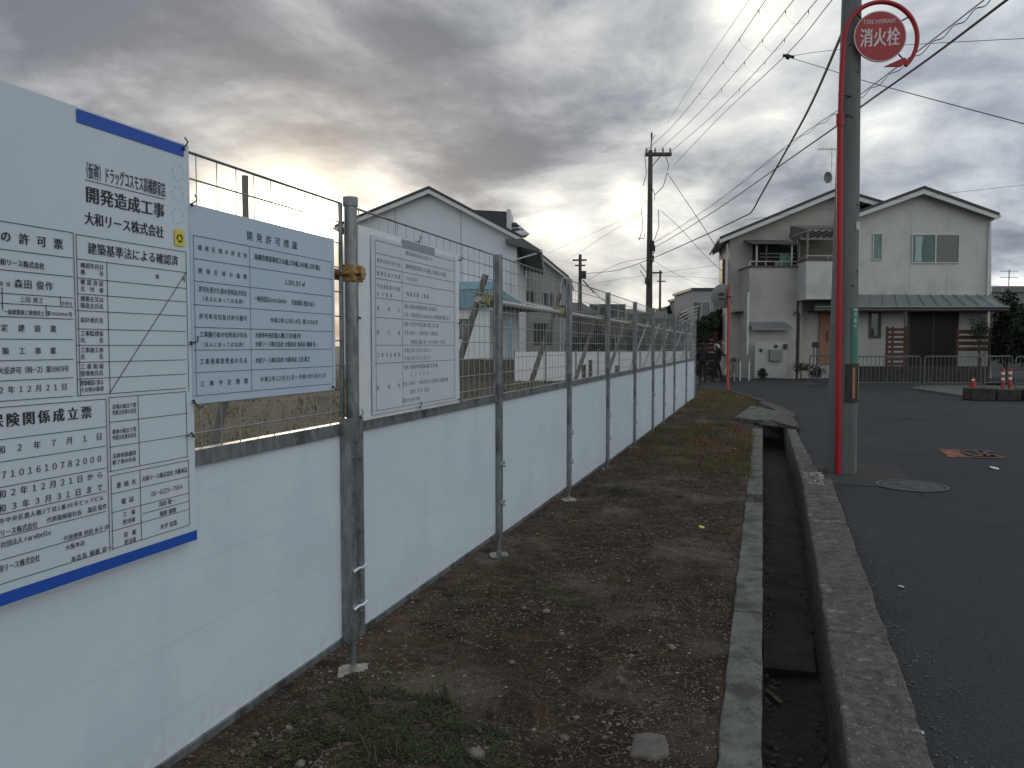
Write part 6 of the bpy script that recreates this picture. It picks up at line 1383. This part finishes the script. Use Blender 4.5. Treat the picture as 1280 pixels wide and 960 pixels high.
# ------------------------------------------------------------------ people and bicycle
def skinfig(name, joints, edges, m, parent, sub=2):
    me = bpy.data.meshes.new(name); me.from_pydata([j[:3] for j in joints], edges, []); me.materials.append(m)
    o = bpy.data.objects.new(name, me); COL.objects.link(o); o.parent = parent
    o.modifiers.new('skin', 'SKIN'); sv = me.skin_vertices[0].data
    for v, j in zip(sv, joints): v.radius = (j[3], j[4] if len(j) > 4 else j[3])
    sv[0].use_root = True
    s = o.modifiers.new('sub', 'SUBSURF'); s.levels = s.render_levels = sub; return o
def person(loc, rz, label, H=1.55, lean=0.0, coatm=clothk, legm=clothk, hm=hairm, top=None, arms='down', hood=None, step=.16):
    t = thing('person', label, 'person', loc, rz); s = H / 1.7
    # facing +x
    J = [(0, 0, .92, .13, .15), (.01 + lean * .2, 0, 1.12, .115, .135), (.02 + lean * .6, 0, 1.33, .12, .16), (.02 + lean, 0, 1.44, .055), (.03 + lean * 1.15, 0, 1.51, .052),
         (0, .09, .86, .09), (step * .6, .09, .48, .062), (step, .095, .09, .042), (step + .13, .10, .035, .036), (0, -.09, .86, .09), (-step * .3, -.09, .48, .062), (-step, -.095, .09, .042), (-step + .13, -.10, .035, .036),
         (.02 + lean, .17, 1.38, .055), (.02 + lean, -.17, 1.38, .055)]
    if arms == 'down': A = [(.0 + lean, .22, 1.12, .042), (.08 + lean, .21, .88, .034), (.0 + lean, -.22, 1.12, .042), (.08 + lean, -.21, .88, .034)]
    else: A = [(.10 + lean, .22, 1.14, .042), (.34 + lean, .20, 1.02, .034), (.10 + lean, -.22, 1.14, .042), (.34 + lean, -.20, 1.02, .034)]
    J += A; E = [(0, 1), (1, 2), (2, 3), (3, 4), (0, 5), (5, 6), (6, 7), (7, 8), (0, 9), (9, 10), (10, 11), (11, 12), (2, 13), (2, 14), (13, 15), (15, 16), (14, 17), (17, 18)]
    J = [(j[0] * s, j[1] * s, j[2] * s) + tuple(q * s for q in j[3:]) for j in J]
    body = skinfig('body', J, E, legm, t)
    # jacket as tapered shell over the trunk and upper arms
    K = [(0, 0, .80, .16, .19), (.01 + lean * .2, 0, 1.08, .14, .165), (.02 + lean * .6, 0, 1.34, .14, .17), (.02 + lean, 0, 1.43, .07), (.02 + lean, .18, 1.37, .07), (.02 + lean, -.18, 1.37, .07), A[0][:3] + (.056,), A[2][:3] + (.056,), tuple(A[1][:2]) + (A[1][2] + .04, .045), tuple(A[3][:2]) + (A[3][2] + .04, .045)]
    K = [(j[0] * s, j[1] * s, j[2] * s) + tuple(q * s for q in j[3:]) for j in K]
    skinfig('jacket', K, [(0, 1), (1, 2), (2, 3), (2, 4), (2, 5), (4, 6), (5, 7), (6, 8), (7, 9)], coatm, body)
    # head with face
    hx, hz_ = (.05 + lean * 1.25) * s, 1.60 * s; b = MB(); n, m_ = 16, 12; vs = []
    for j in range(m_ + 1):
        ph = math.pi * j / m_ - math.pi / 2
        for i in range(n):
            a = 6.2832 * i / n; x = .098 * math.cos(ph) * math.cos(a); y = .078 * math.cos(ph) * math.sin(a); z = .118 * math.sin(ph)
            if x > 0 and z < 0: x *= 1 + .12 * (z / -.118) * (1 - abs(y) / .08)
            if x > .07 and abs(y) < .022 and -.045 < z < .02: x += .022
            vs.append((hx + x * s, y * s, hz_ + z * s))
    fs = [(j * n + i, j * n + (i + 1) % n, (j + 1) * n + (i + 1) % n, (j + 1) * n + i) for j in range(m_) for i in range(n)]
    b.add(vs, fs)
    for sy in (-1, 1): b.ico((hx, sy * .08 * s, hz_ - .005), .022 * s, sx=.8, sy=.4)
    hd__ = b.build('head', skinm, body, smooth=80)
    b = MB()
    for sy in (-1, 1): b.ico((hx + .088 * s, sy * .03 * s, hz_ + .008 * s), .010 * s)
    b.build('eyes', blackp, hd__)
    b = MB(); vs = []
    for j in range(m_ + 1):
        ph = math.pi * j / m_ - math.pi / 2
        for i in range(n):
            a = 6.2832 * i / n; x = .112 * math.cos(ph) * math.cos(a) - .014; y = .09 * math.cos(ph) * math.sin(a); z = .125 * math.sin(ph) + .018
            if x > .03: x = min(x, .03 + max(0, z - .05) * .9)
            vs.append((hx + x * s, y * s, hz_ + z * s))
    b.add(vs, fs); b.build('hair', hm, hd__, smooth=80)
    # hands with fingers
    for q, (ax, ay, az_) in enumerate(((A[1][0], A[1][1], A[1][2]), (A[3][0], A[3][1], A[3][2]))):
        sg = 1 if q == 0 else -1; dv = Vector((1, 0, -.25)) if arms != 'down' else Vector((.15, 0, -1)); dv.normalize(); o_ = Vector((ax, ay, az_)) * s
        HJ = [tuple(o_) + (.026 * s, .02 * s), tuple(o_ + dv * .06 * s) + (.030 * s, .018 * s)]; HE = [(0, 1)]
        side_ = Vector((0, 1, 0)) if arms != 'down' else Vector((1, 0, 0))
        for fi in range(4):
            k0 = len(HJ); base = o_ + dv * .08 * s + side_ * (fi - 1.5) * .018 * s; HJ += [tuple(base) + (.009 * s,), tuple(base + dv * (.045 - .006 * abs(fi - 1)) * s + Vector((0, -sg * .012 * s, -.012 * s))) + (.0075 * s,)]; HE += [(1, k0), (k0, k0 + 1)]
        k0 = len(HJ); HJ += [tuple(o_ + dv * .03 * s + side_ * .035 * s) + (.010 * s,), tuple(o_ + dv * .065 * s + side_ * .05 * s) + (.008 * s,)]; HE += [(0, k0), (k0, k0 + 1)]
        skinfig('hand', HJ, HE, skinm, body, sub=1)
    for (fx, fy) in ((J[7][0], J[7][1]), (J[11][0], J[11][1])):
        b = MB(); b.prism([(fx - .06, fy - .045), (fx + .12, fy - .05), (fx + .18, fy), (fx + .12, fy + .05), (fx - .06, fy + .045)], 0, .06); o = b.build('shoe', blackp, body); bevel(o, .015)
    return t
g1 = G(878, 478); person((g1.x, g1.y, 0), YAW + R(80), 'person in black clothes standing half hidden at the end of the fence', H=1.5, coatm=clothk, step=.1)
g2 = G(896, 477.5); person((g2.x, g2.y, 0), YAW + R(-18), 'person in a dark coat with a pale scarf pushing a bicycle behind the mirror pole', H=1.58, lean=.10, coatm=clothk, hm=hairm, arms='fwd', step=.2)
sc1 = MB()
gx = Matrix.Translation((g2.x, g2.y, 0)) @ Matrix.Rotation(YAW + R(-18), 4, 'Z')
pts = [gx @ Vector(p) for p in ((-.09, .17, 1.22), (-.10, .12, 1.36), (-.04, .02, 1.43), (.05, -.10, 1.40), (.10, -.16, 1.28))]
sc1.tube(pts, [.03, .05, .06, .05, .03], 8); tag(sc1.build('scarf', clothp), 'pale scarf round the shoulders of the person with the bicycle', 'scarf')
# bicycle
bg_ = G(913, 479); rzb = YAW + R(62); t = thing('bicycle', 'dark city bicycle with a front basket, right of the mirror pole', 'bicycle', (bg_.x, bg_.y, 0), rzb)
def wheel(x):
    b = MB(); b.tube([(x + .31 * math.cos(6.2832 * i / 28), 0, .33 + .31 * math.sin(6.2832 * i / 28)) for i in range(29)], .018, 6, caps=False); w_ = b.build('wheel', blackp, t)
    b = MB(); b.tube([(x + .29 * math.cos(6.2832 * i / 28), 0, .33 + .29 * math.sin(6.2832 * i / 28)) for i in range(29)], .010, 5, caps=False); b.tube([(x, -.03, .33), (x, .03, .33)], .025, 8)
    for i in range(14): a = 6.2832 * i / 14; b.tube([(x, 0, .33), (x + .29 * math.cos(a), 0, .33 + .29 * math.sin(a))], .002, 3, caps=False)
    b.build('rim', alum, w_)
wheel(-.53); wheel(.53)
b = MB(); fr = [((-.53, 0, .33), (-.08, 0, .28)), ((-.08, 0, .28), (-.2, 0, .72)), ((-.08, 0, .28), (.36, 0, .72)), ((-.2, 0, .55), (-.53, 0, .33)), ((.34, 0, .78), (.53, 0, .33)), ((-.17, 0, .6), (.36, 0, .70)), ((.34, 0, .68), (.31, 0, .95))]
for a, c in fr: b.tube([a, c], .016, 6)
b.build('frame', mat('bike_frame', (.10, .11, .10), rough=.4, metal=.3), t)
b = MB(); b.tube([(.22, -.27, 1.0), (.30, -.15, 1.0), (.32, 0, .96), (.30, .15, 1.0), (.22, .27, 1.0)], .012, 6); b.build('handlebar', alum, t)
b = MB(); b.prism([(-.34, -.09), (-.12, -.02), (-.12, .02), (-.34, .09)], .80, .85); b.tube([(-.2, 0, .7), (-.23, 0, .81)], .014, 6); o = b.build('saddle', blackp, t); bevel(o, .02)
b = MB()
for z in (.70, .78, .86, .94): b.tube([(.42, -.16, z), (.72, -.16, z), (.72, .16, z), (.42, .16, z), (.42, -.16, z)], .006, 4)
for i in range(8):
    for (x0_, y0_) in ((.42 + .30 * i / 7, -.16), (.42 + .30 * i / 7, .16), (.42, -.16 + .32 * i / 7), (.72, -.16 + .32 * i / 7)): b.tube([(x0_, y0_, .70), (x0_, y0_, .94)], .004, 3, caps=False)
b.build('basket', boxg, t); 
b = MB(); b.tube([(-.53 + .35 * math.cos(a), 0, .33 + .35 * math.sin(a)) for a in [R(20 + i * 12) for i in range(14)]], .02, 6); b.build('mudguard', alum, t)
b = MB(); b.tube([(-.08, -.05, .28), (-.08, -.12, .28), (-.02, -.12, .18), (-.02, -.18, .18)], .012, 5); b.tube([(-.08, .05, .28), (-.08, .12, .28), (-.14, .12, .38), (-.14, .18, .38)], .012, 5); b.build('pedals', alum, t)
b = MB(); b.ico((0, 0, 0), .14, sx=1.0, sy=.8, sz=.7, jit=.08); tag(b.build('bag', clothn, loc=tuple(Matrix.Translation((bg_.x, bg_.y, 0)) @ Matrix.Rotation(rzb, 4, 'Z') @ Vector((.57, 0, .86)))), 'dark bag sitting in the bicycle basket', 'bag')
# second bicycle parked by the porch
def parked_bike(px, d, label):
    src = bpy.data.objects['bicycle']; c = copy_tree(src); p = DG(px, d); c.location = p; c.rotation_euler = (0, 0, YAW + R(8)); c['label'] = label
    src['group'] = c['group'] = 'city bicycles'
# two dark mail pots by the porch
for i, px in enumerate((1017.5, 1021.5)):
    p = D(px, 431, 30.6); b = MB(); b.prism([(-.055, -.11), (.055, -.11), (.055, .07), (.03, .11), (-.03, .11), (-.055, .07)], -.06, .06, 'y'); tg = b.build('letter_box', blackp, loc=tuple(p), rot=(0, 0, YAW)); tag(tg, ['small black rounded letter box on the porch fence, left', 'small black rounded letter box on the porch fence, right'][i], 'letter box')
    b = MB(); b.tube([(0, .02, -p.z), (0, .02, -.1)], .02, 6); b.build('stand', darkalu, tg)
# galvanised handrail left of the meter wall
o = DG(925, 30.8); t = thing('handrail', 'short pale handrail between the bicycle and the meter wall', 'handrail', tuple(o), YAW); b = MB(); zz = D(930, 452, 30.8).z; b.tube([(0, 0, 0), (0, 0, zz), (.36, 0, zz), (.36, 0, 0)], .025, 8); b.build('rail', trimw, t)
